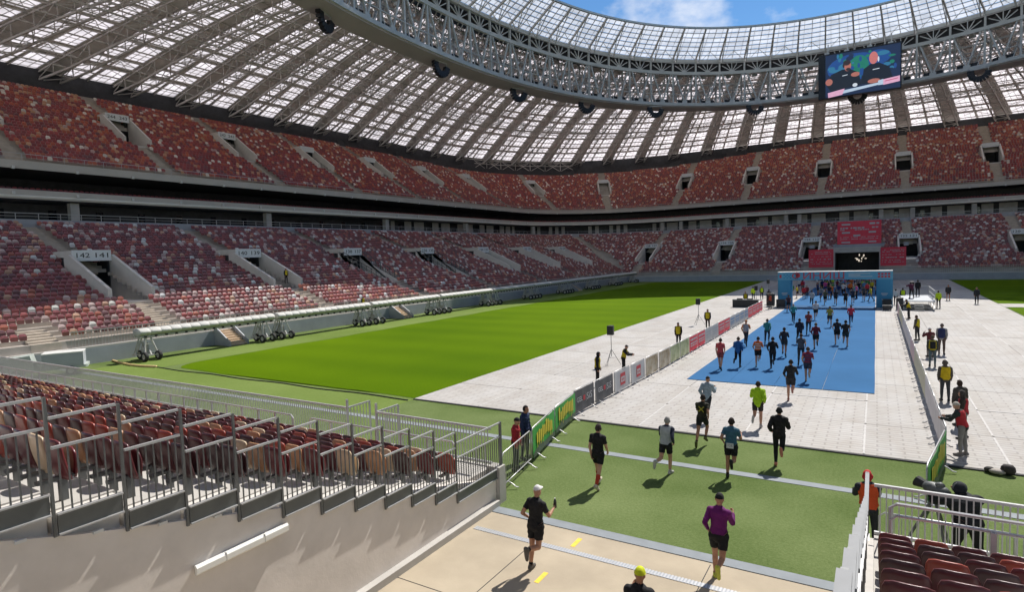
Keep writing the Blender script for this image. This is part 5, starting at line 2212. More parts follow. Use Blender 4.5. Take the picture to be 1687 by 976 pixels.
# ---- grey service vehicle parked behind the near left stand
mv = empty('service_vehicle', (-39.3, 22.35, 0.0), R_(36), label='grey green service trailer with a covered box behind the left fence', cat='trailer')
mv.location = (-46.6, 16.9, 0.0)
mv.rotation_euler = (0, 0, R_(62))
mb = MB()
mb.prism([(-2.3, -.8), (2.2, -.8), (2.3, -.7), (2.3, .7), (2.2, .8), (-2.3, .8)], .45, .62)
mb.build('chassis', M['machine'], mv)
mb = MB()
V = [(-2.2, -.75, .63), (-.5, -.75, .63), (-.5, .75, .63), (-2.2, .75, .63), (-2.0, -.68, 1.35), (-.7, -.68, 1.5), (-.7, .68, 1.5), (-2.0, .68, 1.35)]
mb.add(V, BOXF)
mb.build('hopper', M['machine'], mv)
MB().box(-.1, 2.1, -.78, .78, .63, 1.45).build('box', M['wall_grey'], mv)
MB().box(-.05, 2.05, -.80, -.785, .75, 1.35).build('side_panel', M['wall_grey'], mv)
MB().box(-.12, 2.12, -.8, .8, 1.452, 1.52).build('lid', M['white'], mv)
for x in (-1.5, 1.4):
    for yy in (-.82, .82):
        wheel(mv, x, yy, .30)

# ================================================================== PEOPLE
def rot_x(v, a):
    """forward pitch in the Y-Z plane"""
    return np.array([v[0], v[1] * math.cos(a) + v[2] * math.sin(a), -v[1] * math.sin(a) + v[2] * math.cos(a)])


def build_pose(name, lean=4, legL=(0, 0, 0), legR=(0, 0, 0), armL=(0, 0, 8), armR=(0, 0, 8), head=0, twist=0, spread=0.0, voxel=0.011, bulk=1.0, sit=False):
    """legs: hip flexion, knee flexion, foot pitch; arms: shoulder flexion, elbow flexion, outward angle (degrees).
    Returns dict of vertices / faces / region for a figure 1.78 m tall facing +Y."""
    segs = []                # name, p, q, r0, r1
    mb = MB()
    al = R_(lean)
    pel = np.array([0, 0, 0.0])
    sp = np.array([0, math.sin(al), math.cos(al)])
    fwd = np.array([0, math.cos(al), -math.sin(al)])

    def capsule(nm_, p, q, r0_, r1_, n=12):
        p, q = np.array(p, float), np.array(q, float)
        d = q - p
        L = np.linalg.norm(d)
        t = d / max(L, 1e-6)
        a = np.cross(t, (0, 1, 0.01) if abs(t[1]) < 0.9 else (1, 0, 0))
        a /= np.linalg.norm(a)
        b = np.cross(t, a)
        prof = [(-r0_, .02 * r0_), (-.86 * r0_, .5 * r0_), (-.5 * r0_, .86 * r0_), (0, r0_), (L, r1_), (L + .5 * r1_, .86 * r1_), (L + .86 * r1_, .5 * r1_), (L + r1_, .02 * r1_)]
        ang = np.arange(n) * 2 * math.pi / n
        V = np.concatenate([p + t * o_ + rr * (np.cos(ang)[:, None] * a + np.sin(ang)[:, None] * b) for o_, rr in prof])
        F = [(i * n + j, i * n + (j + 1) % n, (i + 1) * n + (j + 1) % n, (i + 1) * n + j) for i in range(len(prof) - 1) for j in range(n)]
        mb.add(V, F)
        cap0 = np.arange(n)[::-1] + 0
        for cc in (cap0, np.arange(n) + (len(prof) - 1) * n):
            for j in range(1, n - 1):
                mb.F.append(np.array([[cc[0], cc[j], cc[j + 1]]]) + mb.n - len(V)); mb.M.append(np.array([0]))
        segs.append((nm_, p, q, r0_, r1_))

    def ellipsoid(c, rx, ry, rz, ax=None, n=14, m_=9):
        V, F = [], []
        for i in range(m_ + 1):
            th = math.pi * i / m_
            for j in range(n):
                ph = 2 * math.pi * j / n
                v = np.array([rx * math.sin(th) * math.cos(ph), ry * math.sin(th) * math.sin(ph), rz * math.cos(th)])
                if ax is not None:
                    v = rot_x(v, ax)
                V.append(np.array(c) + v)
        for i in range(m_):
            for j in range(n):
                F.append((i * n + j, (i + 1) * n + j, (i + 1) * n + (j + 1) % n, i * n + (j + 1) % n))
        mb.add(V, F)

    # torso: stacked ellipses along the leaning spine
    rings = [(-.135, .055, .05), (-.11, .115, .085), (-.03, .170, .122), (.05, .165, .118), (.15, .145, .102), (.24, .150, .105), (.34, .170, .118), (.42, .182, .118), (.475, .165, .100), (.515, .115, .078), (.545, .06, .055)]
    n = 20
    V = []
    for (t, rx, ry) in rings:
        rx, ry = rx * bulk, ry * bulk
        tw = R_(twist) * max(0, t) / .45
        for j in range(n):
            a = 2 * math.pi * j / n
            x, y = rx * math.cos(a), ry * math.sin(a)
            x, y = x * math.cos(tw) - y * math.sin(tw), x * math.sin(tw) + y * math.cos(tw)
            V.append(pel + sp * t + np.array([x, 0, 0]) + fwd * y)
    F = [(i * n + j, i * n + (j + 1) % n, (i + 1) * n + (j + 1) % n, (i + 1) * n + j) for i in range(len(rings) - 1) for j in range(n)]
    mb.add(V, F)
    for cc, nn in ((np.arange(n)[::-1], 0), (np.arange(n) + (len(rings) - 1) * n, 1)):
        for j in range(1, n - 1):
            mb.F.append(np.array([[cc[0], cc[j], cc[j + 1]]]) + mb.n - len(V)); mb.M.append(np.array([0]))
    segs.append(('torso', pel + sp * -.02, pel + sp * .44, .13, .14))
    # neck and head
    nb_, nt_ = pel + sp * .50, pel + sp * .60 + fwd * .02
    capsule('neck', nb_, nt_, .056, .054)
    hc = nt_ + np.array([0, 0, .085]) + fwd * .025
    ha = R_(head)
    ellipsoid(hc, .076, .097, .118, ha)
    ellipsoid(hc + rot_x(np.array([0, .03, -.06]), ha), .058, .070, .062, ha)
    nose = hc + rot_x(np.array([0, .10, -.018]), ha)
    capsule('nose', nose + [0, -.02, .03], nose, .012, .016, 8)
    for s in (-1, 1):
        ellipsoid(hc + rot_x(np.array([s * .078, -.008, -.01]), ha), .012, .026, .034, ha, 8, 6)
    segs.append(('head', hc + [0, 0, .02], hc - [0, 0, .03], .095, .08))
    # shoulders
    tw = R_(twist)
    feet = []
    joints = {}
    for s, arm, leg in ((-1, armL, legL), (1, armR, legR)):
        sh = pel + sp * .445 + np.array([s * .172 * bulk * math.cos(tw), s * .172 * math.sin(tw), 0])
        f_, e_, o_ = R_(arm[0]), R_(arm[1]), R_(arm[2])
        d1 = np.array([s * math.sin(o_), math.sin(f_) * math.cos(o_), -math.cos(f_) * math.cos(o_)])
        el = sh + d1 * .29
        f2 = f_ + e_
        inw = arm[3] if len(arm) > 3 else 0.12
        d2 = np.array([-s * inw, math.sin(f2), -math.cos(f2)])
        d2 /= np.linalg.norm(d2)
        wr = el + d2 * .245
        capsule('clav', pel + sp * .455, sh, .070, .066)
        capsule('uarm', sh, el, .058 * bulk, .042)
        capsule('fore', el, wr, .042, .027)
        # hand: palm plus four curled fingers and a thumb
        side = np.cross(d2, np.array([1.0, 0, 0]))
        side /= max(np.linalg.norm(side), 1e-6)          # across the palm
        nrm = np.cross(d2, side)                          # palm facing
        palm = wr + d2 * .055
        for w_ in (-.022, 0, .022):
            capsule('hand', wr + d2 * .01 + side * w_ * .7, wr + d2 * .085 + side * w_, .016, .014, 8)
        inn = nrm * (-s)
        if inn[0] * -s < 0:
            inn = -inn
        for q, (w_, L1) in enumerate(((-.030, .030), (-.011, .036), (.010, .034), (.029, .026))):
            k1 = wr + d2 * .09 + side * w_
            k2 = k1 + (d2 * .75 + inn * .65) * L1
            k3 = k2 + (d2 * .05 + inn * 1.0) * L1 * .8
            k4 = k3 + (-d2 * .75 + inn * .4) * L1 * .55
            capsule('hand', k1, k2, .0095, .009, 6)
            capsule('hand', k2, k3, .009, .0085, 6)
            capsule('hand', k3, k4, .0085, .008, 6)
        t1 = wr + d2 * .03 + side * .03
        t2 = t1 + (d2 * .6 + side * .55 + inn * .4) * .04
        t3 = t2 + (d2 * .8 + inn * .5) * .03
        capsule('hand', t1, t2, .012, .010, 6)
        capsule('hand', t2, t3, .010, .009, 6)
        joints['hand%+d' % s] = palm
        hp = pel + np.array([s * .092, 0, -.03])
        h_, k_, fp = R_(leg[0]), R_(leg[1]), R_(leg[2])
        lx = s * spread
        d1 = np.array([lx, math.sin(h_), -math.cos(h_)]); d1 /= np.linalg.norm(d1)
        kn = hp + d1 * .425
        d2 = np.array([lx * .5 - s * .015, math.sin(h_ - k_), -math.cos(h_ - k_)]); d2 /= np.linalg.norm(d2)
        an = kn + d2 * .415
        capsule('thigh', hp, kn, .092 * bulk, .058)
        capsule('shank', kn, kn + d2 * .14, .057, .058)
        capsule('shank', kn + d2 * .14, an, .058, .037)
        fa = h_ - k_ + fp
        fdir = np.array([s * .12, math.cos(fa), math.sin(fa)]); fdir /= np.linalg.norm(fdir)
        dn = np.array([0, math.sin(fa), -math.cos(fa)])
        heel = an - fdir * .045 + dn * .048
        ball = an + fdir * .125 + dn * .055
        toe = ball + fdir * .055 + dn * .006
        capsule('foot', an + dn * .0, heel, .040, .036, 10)
        capsule('foot', heel, ball, .036, .037, 10)
        capsule('foot', ball, toe, .037, .027, 10)
        capsule('foot', an, ball, .040, .032, 10)
        feet += [heel[2] - .036, ball[2] - .037, toe[2] - .027]
    V = np.concatenate(mb.V)
    lift = -min(feet) if not sit else -(pel[2] - .13)
    me = mb.mesh('tmp_' + name, M['white'])
    ob = bpy.data.objects.new('tmp', me)
    COL.objects.link(ob)
    md = ob.modifiers.new('r', 'REMESH')
    md.mode = 'VOXEL'
    md.voxel_size = voxel
    ms = ob.modifiers.new('s', 'SMOOTH')
    ms.factor = 0.5
    ms.iterations = 4
    dg = bpy.context.evaluated_depsgraph_get()
    ev = bpy.data.meshes.new_from_object(ob.evaluated_get(dg))
    nv = len(ev.vertices)
    co = np.empty(nv * 3); ev.vertices.foreach_get('co', co); co = co.reshape(-1, 3)
    no = np.empty(nv * 3); ev.vertices.foreach_get('normal', no); no = no.reshape(-1, 3)
    nf = len(ev.polygons)
    lt = np.empty(nf, np.int32); ev.polygons.foreach_get('loop_total', lt)
    lv = np.empty(len(ev.loops), np.int32); ev.loops.foreach_get('vertex_index', lv)
    bpy.data.objects.remove(ob)
    bpy.data.meshes.remove(me)
    bpy.data.meshes.remove(ev)
    quads = lv.reshape(-1, 4) if (lt == 4).all() else None
    if quads is None:
        st_ = np.concatenate([[0], np.cumsum(lt)[:-1]])
        quads = np.array([lv[a:a + 4] if t == 4 else np.append(lv[a:a + 3], lv[a + 2]) for a, t in zip(st_, lt)])
    # nearest body segment per vertex
    best = np.full(nv, 9.0)
    reg = np.zeros(nv, int)
    tpar = np.zeros(nv)
    piece = np.zeros(nv, int)
    n_sh = 0
    NM = ['torso', 'neck', 'head', 'nose', 'clav', 'uarm', 'fore', 'hand', 'thigh', 'shank', 'foot']
    for (nm_, p, q, r0_, r1_) in segs:
        d = q - p
        L2 = max(d @ d, 1e-9)
        t = np.clip(((co - p) @ d) / L2, 0, 1)
        dist = np.linalg.norm(co - (p + t[:, None] * d), axis=1) - (r0_ + (r1_ - r0_) * t)
        m_ = dist < best
        best[m_] = dist[m_]
        reg[m_] = NM.index(nm_)
        tpar[m_] = t[m_]
        if nm_ == 'shank':
            n_sh += 1
            piece[m_] = 1 if n_sh % 2 == 1 else 2
    hl = co - hc
    hz = hl[:, 2] * math.cos(ha) + hl[:, 1] * math.sin(ha)
    hy = hl[:, 1] * math.cos(ha) - hl[:, 2] * math.sin(ha)
    spt = (co - pel) @ sp
    co = co + [0, 0, lift]
    return dict(co=co, no=no, f=quads, reg=reg, t=tpar, hz=hz, hy=hy, spt=spt, NM=NM, lift=lift, hc=hc + [0, 0, lift], joints={k: v + [0, 0, lift] for k, v in joints.items()}, ha=ha, cache={}, name=name, sp=sp, fwd=fwd, shank_t=np.where(piece == 1, .34 * tpar, .34 + .66 * tpar))


def region_mask(ps, key):
    NM, reg, t = ps['NM'], ps['reg'], ps['t']
    R = lambda n: reg == NM.index(n)
    sp = ps['spt']
    torso = R('torso') | R('clav')
    if key == 'vest':
        return (torso & (sp > -.02)) & (sp < .50) & (np.abs(ps['co'][:, 0]) < .155 + .02 * (sp < .36))
    if key == 'tee':
        return (torso & (sp > -.03)) | (R('uarm') & (t < .62)) | (R('neck') & (t < .1))
    if key == 'long':
        return (torso & (sp > -.05)) | R('uarm') | R('fore') | (R('neck') & (t < .35))
    if key == 'jacket':
        return (torso & (sp > -.14)) | R('uarm') | R('fore') | (R('neck') & (t < .6))
    if key == 'shorts':
        return (torso & (sp < .02)) | (R('thigh') & (t < .62))
    if key == 'tights':
        return (torso & (sp < .02)) | R('thigh') | (R('shank'))
    if key == 'socks':
        return R('shank') & (ps['co'][:, 2] > -9) & (ps['shank_t'] > .30)
    if key == 'ankle':
        return R('shank') & (ps['shank_t'] > .84)
    if key in ('shoes_l', 'shoes_r'):
        return R('foot') & ((ps['co'][:, 0] < 0) == (key == 'shoes_l'))
    if key == 'gloves':
        return R('hand')
    head = R('head') | R('nose') | (R('neck') & (ps['hz'] > -.08))
    if key == 'hair':
        return head & ((ps['hz'] > .062) | ((ps['hy'] < .02) & (ps['hz'] > -.035)) | ((ps['hy'] < -.05) & (ps['hz'] > -.065)))
    if key == 'longhair':
        return (R('head') | R('neck')) & ((ps['hz'] > .062) | ((ps['hy'] < .02) & (ps['hz'] > -.16)))
    if key == 'beanie':
        return head & (ps['hz'] > .018 - .25 * np.minimum(ps['hy'], 0) * -1 * 0)
    if key == 'cap':
        return head & (ps['hz'] > .035)
    if key == 'hood':
        return (R('head') | R('neck')) & ((ps['hz'] > .05) | (ps['hy'] < .035))
    raise KeyError(key)


OFF = {'vest': .012, 'tee': .012, 'long': .011, 'jacket': .026, 'shorts': .018, 'tights': .006, 'socks': .007, 'ankle': .006, 'shoes_l': .010, 'shoes_r': .010, 'gloves': .004, 'hair': .012, 'longhair': .018, 'beanie': .016, 'cap': .014, 'hood': .022}
DEFM = M['white']


def to_mesh(name, co, f, smooth=True):
    tri = f[:, 2] == f[:, 3]
    mb = MB()
    mb.V.append(co); mb.n = len(co)
    if (~tri).any():
        mb.F.append(f[~tri]); mb.M.append(np.zeros((~tri).sum(), int))
    if tri.any():
        mb.F.append(f[tri][:, :3]); mb.M.append(np.zeros(tri.sum(), int))
    return mb.mesh(name, DEFM, smooth)


def part_mesh(ps, key):
    if key in ps['cache']:
        return ps['cache'][key]
    if key == 'body':
        me = to_mesh('body', ps['co'], ps['f'])
    else:
        mk = region_mask(ps, key)
        fm = mk[ps['f']].sum(1) >= 3
        f = ps['f'][fm]
        used = np.unique(f)
        remap = np.full(len(mk), -1); remap[used] = np.arange(len(used))
        co = ps['co'][used] + ps['no'][used] * OFF[key]
        if key in ('jacket', 'tee', 'long', 'shorts', 'hood'):          # soft folds
            p = ps['co'][used]
            wv = np.sin(p[:, 2] * 55 + 3 * np.sin(p[:, 0] * 21 + p[:, 1] * 17)) * np.sin(p[:, 0] * 26 + p[:, 1] * 19)
            co = co + ps['no'][used] * (wv * (.005 if key != 'jacket' else .008))[:, None]
        me = to_mesh(key, co, remap[f])
    ps['cache'][key] = me
    return me


POSES = {
    'run_a': dict(lean=9, legL=(-22, 70, 10), legR=(14, 18, 4), armL=(28, 88, 14), armR=(-42, 82, 16), twist=6),
    'run_b': dict(lean=9, legL=(14, 18, 4), legR=(-22, 70, 10), armL=(-42, 82, 16), armR=(28, 88, 14), twist=-6),
    'run_c': dict(lean=8, legL=(42, 72, 0), legR=(-20, 12, -28), armL=(-48, 80, 15), armR=(34, 92, 12), twist=-7),
    'run_d': dict(lean=8, legL=(-20, 12, -28), legR=(42, 72, 0), armL=(34, 92, 12), armR=(-48, 80, 15), twist=7),
    'run_e': dict(lean=6, legL=(-2, 10, 6), legR=(-8, 98, 20), armL=(-36, 86, 18), armR=(22, 84, 16), twist=-5),
    'walk': dict(lean=3, legL=(18, 6, 0), legR=(-16, 14, -8), armL=(-18, 22, 8), armR=(16, 24, 8)),
    'stand': dict(lean=2, legL=(3, 4, 0), legR=(-3, 3, 0), armL=(4, 16, 10), armR=(-2, 14, 10), spread=.05),
    'lean': dict(lean=14, legL=(4, 6, 2), legR=(-2, 4, 2), armL=(38, 52, 10), armR=(42, 46, 10), head=8, spread=.04),
    'photo': dict(lean=2, legL=(4, 5, 0), legR=(-3, 3, 0), armL=(52, 96, 22, .45), armR=(56, 92, 22, .45), spread=.05),
    'operate': dict(lean=20, legL=(12, 14, 0), legR=(-6, 8, 0), armL=(62, 48, 16, .3), armR=(70, 40, 16, .3), head=6, spread=.08, bulk=1.28),
    'sit': dict(lean=26, legL=(96, 118, 20), legR=(88, 112, 20), armL=(58, 40, 14), armR=(52, 44, 14), head=10, sit=True, spread=.12),
}
PS = {}


def get_pose(name, far):
    k = name + ('_far' if far else '')
    if k not in PS:
        PS[k] = build_pose(k, voxel=.021 if far else .0105, **POSES[name])
    return PS[k]


SKIN = [(.52, .27, .17), (.45, .22, .135), (.60, .33, .22), (.38, .18, .10)]
PNAME = {'vest': 'vest', 'tee': 'shirt', 'long': 'shirt', 'jacket': 'jacket', 'shorts': 'shorts', 'tights': 'trousers', 'socks': 'sock', 'ankle': 'sock', 'shoes_l': 'shoe', 'shoes_r': 'shoe', 'gloves': 'glove', 'hair': 'hair', 'longhair': 'hair', 'beanie': 'hat', 'cap': 'cap', 'hood': 'hood'}
eye_me = MB().lathe([(0, -.008), (.006, -.006), (.010, 0), (.006, .006), (0, .008)], 8).mesh('eye', cmat((.03, .025, .02), .3))
mouth_me = MB().box(-.022, .022, -.004, .004, -.005, .005).mesh('mouth', cmat((.35, .10, .09), .6))
brim_me = MB().prism([(-.07, 0), (.07, 0), (.065, .05), (.03, .085), (-.03, .085), (-.065, .05)], 0, .012).mesh('brim', DEFM)
labels_used = set()


def person(x, y, ps_name, label, top, bottom, hat=('hair', (.05, .03, .02)), shoes=(.04, .04, .045), socks=None, h=1.80, rz=0.0, skin=None, over=None, z=0.05, gloves=None, far=None, extra=None, group=None):
    far = (y > 46) if far is None else far
    ps = get_pose(ps_name, far)
    sk = skin or random.choice(SKIN)
    assert label not in labels_used, label
    labels_used.add(label)
    o = link('person', part_mesh(ps, 'body'))
    o.location = (x, y, z)
    o.rotation_euler = (0, 0, R_(rz))
    s_ = h / 1.80
    o.scale = (s_, s_, s_)
    tag(o, label=label, cat='person', group=group)

    def setm(ob, c, rough=.8):
        ob.material_slots[0].link = 'OBJECT'
        ob.material_slots[0].material = cmat(c, rough)
    setm(o, sk, .55)

    def add(key, c, rough=.8, scl=1.0):
        me = part_mesh(ps, key)
        p = link(PNAME[key], me, o)
        setm(p, c, rough)
        return p
    add(*top)
    add(*bottom)
    add('shoes_l', shoes, .6)
    add('shoes_r', shoes, .6)
    if socks:
        add(*socks)
    if hat:
        hp = add(*hat)
        if hat[0] == 'cap':
            b_ = link('brim', brim_me, hp, tuple(ps['hc'] + [0, .075, .04]))
            setm(b_, hat[1])
    if gloves:
        add('gloves', gloves)
    if over:                                     # vest worn over the top
        k = 'over_vest'
        if k not in ps['cache']:
            OFF['vest'] = .036
            part_mesh(ps, 'vest')
            ps['cache'][k] = ps['cache'].pop('vest')
            OFF['vest'] = .012
        p = link('vest', ps['cache'][k], o)
        setm(p, over)
    if not far:
        for s in (-1, 1):
            e = link('eye', eye_me, o, tuple(ps['hc'] + rot_x(np.array([s * .030, .088, .012]), ps['ha'])))
        link('mouth', mouth_me, o, tuple(ps['hc'] + rot_x(np.array([0, .098, -.062]), ps['ha'])))
    if extra:
        extra(o, ps)
    return o


BK, DK = (.012, .012, .014), (.03, .032, .038)
HR = [('hair', (.03, .02, .015)), ('hair', (.07, .045, .03)), ('hair', (.14, .09, .05)), ('hair', (.02, .018, .018))]


def ex_bib(o, ps):
    b = MB().box(-.10, .10, -.006, 0, -.075, .075).build('race_bib', cmat((.75, .75, .74)), o)
    b.location = (0, -.165, ps['lift'] + .03)
    t = link('bib_number', text_mesh('bib_number', '125', .10, cmat((.05, .05, .06)), .001), b)
    t.matrix_local = Matrix(((1, 0, 0, 0), (0, 0, -1, -.009), (0, 1, 0, 0), (0, 0, 0, 1)))


def ex_x(o, ps):
    m_ = cmat((.55, .45, .05))
    mb = MB()
    c = ps['sp'] * .30 + np.array([0, 0, ps['lift']]) - ps['fwd'] * .142
    for s in (-1, 1):
        mb.bars([c + [s * -.09, 0, -.09]], [c + [s * .09, 0.02, .09]], .03, .008, up=(0, 1, 0))
    mb.build('back_print', m_, o)


def ex_bottle(o, ps):
    p = ps['joints']['hand+1'] + np.array([-.01, .04, .05])
    b = MB().lathe([(0, -.09), (.032, -.088), (.034, .05), (.02, .075), (.018, .10), (0, .10)], 10, 0, tuple(p)).build('bottle', M['black'], o)
    MB().lathe([(0, .10), (.014, .10), (.014, .125), (0, .125)], 8, 0, tuple(p)).build('cap', M['white'], b)


def ex_pack(c):
    def f_(o, ps):
        mb = MB()
        cc = ps['sp'] * .27 + np.array([0, 0, ps['lift']]) - ps['fwd'] * .20
        pts = [(-.13, -.07), (-.09, -.10), (.09, -.10), (.13, -.07), (.13, .05), (-.13, .05)]
        mb.prism(pts, -.21, .20)
        b = mb.build('backpack', cmat(c), o)
        b.location = tuple(cc)
        b.rotation_euler = (-R_(5), 0, 0)
    return f_


def ex_stripes(c):
    def f_(o, ps):
        for t in (.12, .26, .38):
            cc = ps['sp'] * t + np.array([0, 0, ps['lift']])
            V = []
            n = 24
            wx = np.interp(t, [.1, .24, .42], [.168, .172, .200])
            wy = np.interp(t, [.1, .24, .42], [.126, .128, .140])
            for zz in (-.028, .028):
                for j in range(n):
                    a = 2 * math.pi * j / n
                    V.append(cc + ps['sp'] * zz + np.array([wx * math.cos(a), 0, 0]) + ps['fwd'] * wy * math.sin(a))
            MB().add(V, [(j, (j + 1) % n, n + (j + 1) % n, n + j) for j in range(n)]).build('stripe', cmat(c), o)
    return f_


G1 = 'runners on the course'
person(-6.25, 10.82, 'run_e', 'runner in black T-shirt, black shorts and white cap, nearest on the concrete', ('tee', BK), ('shorts', BK), ('cap', (.80, .78, .76)), (.12, .11, .10), ('ankle', BK), 1.86, -4, SKIN[0], extra=ex_bottle, z=0, group=G1)
person(-2.72, 12.20, 'run_b', 'runner in purple long-sleeved top and black beanie stepping onto the turf', ('long', (.15, .010, .135)), ('shorts', BK), ('beanie', BK), (.62, .66, .10), None, 1.84, 2, SKIN[0], z=0, group=G1)
person(-3.18, 8.66, 'run_a', 'runner in yellow beanie cut off by the bottom edge of the picture', ('long', BK), ('tights', BK), ('beanie', (.62, .68, .02)), DK, None, 1.84, 3, z=0, group=G1)
person(-6.85, 15.60, 'walk', 'runner in black top and shorts with red knee socks on the turf', ('tee', BK), ('shorts', BK), ('hair', (.05, .035, .03)), (.62, .55, .42), ('socks', (.55, .06, .03)), 1.88, -2, SKIN[2], z=0, group=G1)
person(-5.42, 17.46, 'run_a', 'grey-haired runner in light grey vest over dark sleeves', ('long', (.03, .035, .06)), ('shorts', BK), ('hair', (.35, .33, .31)), (.5, .48, .46), ('ankle', (.6, .6, .6)), 1.82, -6, SKIN[2], over=(.42, .44, .45), z=0, group=G1)
person(-3.64, 18.06, 'run_e', 'runner in blue patterned jersey with a race bib at the waist', ('tee', (.045, .13, .19)), ('shorts', BK), HR[0], BK, ('ankle', BK), 1.82, 1, SKIN[1], extra=ex_bib, z=0, group=G1)
person(-2.54, 19.74, 'run_e', 'runner all in black with tights and orange shoes crossing the turf', ('jacket', (.016, .014, .013)), ('tights', BK), HR[3], (.62, .22, .15), None, 1.86, 3, z=0, group=G1)
person(-5.11, 20.62, 'run_d', 'runner in black top with a yellow cross on the back', ('tee', (.028, .026, .014)), ('shorts', (.02, .02, .018)), HR[0], (.10, .10, .03), ('ankle', BK), 1.80, -4, SKIN[1], extra=ex_x, z=0, group=G1)
person(-5.67, 23.7, 'run_b', 'runner in pale blue grey long-sleeved top before the blue carpet', ('jacket', (.30, .37, .42)), ('tights', DK), ('cap', BK), (.5, .5, .5), None, 1.80, -3, group=G1)
person(-3.74, 23.4, 'run_a', 'runner in neon yellow-green top before the blue carpet', ('jacket', (.42, .66, .015)), ('shorts', (.045, .035, .03)), HR[0], (.5, .47, .45), ('ankle', (.4, .36, .34)), 1.82, 2, SKIN[0], group=G1)
person(-3.16, 28.3, 'run_e', 'runner in black reaching the near edge of the blue carpet', ('long', (.016, .018, .022)), ('shorts', DK), HR[3], (.45, .2, .16), None, 1.84, 2, group=G1)
person(-2.85, 32.45, 'run_b', 'runner in maroon and blue football shirt, nearest on the blue carpet', ('tee', (.20, .018, .045)), ('shorts', (.025, .035, .06)), HR[1], (.4, .35, .3), None, 1.80, 2, SKIN[0], extra=ex_stripes((.03, .04, .10)), z=.075, group=G1)
person(-7.37, 33.98, 'walk', 'runner in coral red shirt at the left of the blue carpet', ('tee', (.50, .07, .075)), ('shorts', (.26, .05, .05)), HR[1], DK, None, 1.80, 0, SKIN[0], z=.075, group=G1)
person(-6.63, 35.03, 'run_a', 'runner in bright blue jacket on the left of the carpet', ('jacket', (.012, .10, .30)), ('tights', BK), HR[1], DK, None, 1.80, 0, z=.075, group=G1)
person(-5.66, 35.6, 'run_e', 'runner in orange and white striped shirt', ('tee', (.62, .13, .03)), ('shorts', BK), HR[0], (.5, .5, .5), ('ankle', (.6, .55, .5)), 1.75, 1, SKIN[2], extra=ex_stripes((.6, .55, .48)), z=.075, group=G1)
person(-4.86, 35.34, 'run_b', 'runner in black beside the orange striped runner', ('long', BK), ('tights', BK), HR[3], (.1, .1, .1), None, 1.83, 2, z=.075, group=G1)
person(-7.63, 43.1, 'run_c', 'runner in orange and grey top with dark tights', ('long', (.60, .20, .06)), ('tights', DK), ('cap', (.6, .2, .03)), DK, None, 1.80, 0, z=.075, group=G1, over=(.33, .32, .33))
person(-6.45, 44.37, 'run_d', 'runner in teal shirt and black tights, nearer one', ('long', (.03, .22, .22)), ('tights', DK), HR[1], (.3, .3, .3), None, 1.78, 0, z=.075, group=G1)
person(-4.77, 39.51, 'run_c', 'runner in dark long sleeves with one arm held wide', ('long', (.018, .022, .035)), ('shorts', DK), HR[0], DK, None, 1.82, 4, z=.075, group=G1)
person(-3.60, 37.0, 'run_d', 'runner in slate grey behind the maroon football shirt', ('tee', (.07, .08, .10)), ('tights', DK), HR[1], DK, None, 1.80, 0, z=.075, group=G1)
person(-4.5, 45.31, 'run_a', 'runner in navy top at the middle of the carpet', ('jacket', (.018, .024, .045)), ('tights', BK), HR[0], DK, None, 1.80, 0, z=.075, group=G1)
person(-3.3, 42.96, 'run_b', 'runner in dark wine red long sleeves', ('long', (.13, .014, .03)), ('shorts', BK), HR[2], DK, None, 1.80, 3, SKIN[0], z=.075, group=G1)
person(-4.36, 50.19, 'run_d', 'runner in dusty red shirt farther up the carpet', ('tee', (.24, .045, .045)), ('tights', DK), HR[1], DK, None, 1.80, 0, z=.075, group=G1)
person(-2.21, 45.5, 'run_e', 'left of two runners in black shirts side by side', ('tee', (.018, .02, .03)), ('shorts', BK), HR[0], (.35, .3, .3), None, 1.80, 0, SKIN[2], z=.075, group=G1)
person(-1.67, 44.58, 'run_a', 'right of two runners in black shirts side by side', ('tee', (.016, .018, .02)), ('shorts', (.02, .03, .03)), HR[3], (.35, .3, .3), None, 1.84, 0, SKIN[2], z=.075, group=G1)
person(-1.74, 56.81, 'run_b', 'runner in bright red top at the right of the carpet', ('long', (.50, .03, .06)), ('tights', (.05, .04, .10)), HR[1], DK, None, 1.76, 0, z=.075, group=G1)
person(-3.21, 55.13, 'run_a', 'runner in olive yellow shirt', ('tee', (.28, .26, .05)), ('shorts', DK), HR[2], DK, None, 1.80, 0, SKIN[2], z=.075, group=G1)
person(-4.63, 60.24, 'run_b', 'runner in white long-sleeved top before the timing mat', ('long', (.60, .54, .52)), ('shorts', BK), HR[2], (.5, .5, .5), None, 1.82, 0, SKIN[0], z=.075, group=G1)
person(-6.14, 56.97, 'run_c', 'runner in teal shirt and white cap, farther one', ('long', (.035, .25, .25)), ('tights', DK), ('cap', (.75, .78, .76)), DK, None, 1.78, 0, z=.075, group=G1)
person(-7.66, 66.9, 'run_d', 'runner in dark plum top at the left edge near the arch', ('tee', (.06, .03, .04)), ('shorts', BK), HR[1], DK, None, 1.82, 0, z=.075, group=G1)
person(-6.12, 74.3, 'run_a', 'runner in pale grey jacket passing under the arch', ('jacket', (.50, .50, .52)), ('tights', BK), HR[1], DK, None, 1.82, 0, z=.075, group=G1)
for k, (x, y, c, nm_) in enumerate([(-4.87, 75.8, (.10, .09, .05), 'khaki'), (-3.82, 75.6, (.02, .022, .03), 'black'), (-2.79, 74.0, (.018, .02, .02), 'charcoal'), (-2.18, 77.0, (.03, .035, .06), 'midnight blue'), (-1.18, 81.3, (.05, .05, .06), 'slate')]):
    person(x, y, ['run_b', 'run_c', 'run_a', 'run_d', 'walk'][k], 'runner in %s top crossing the finish line' % nm_, ('tee', c), ('shorts', BK), random.choice(HR), DK, None, 1.82, 0, z=.075, group=G1)

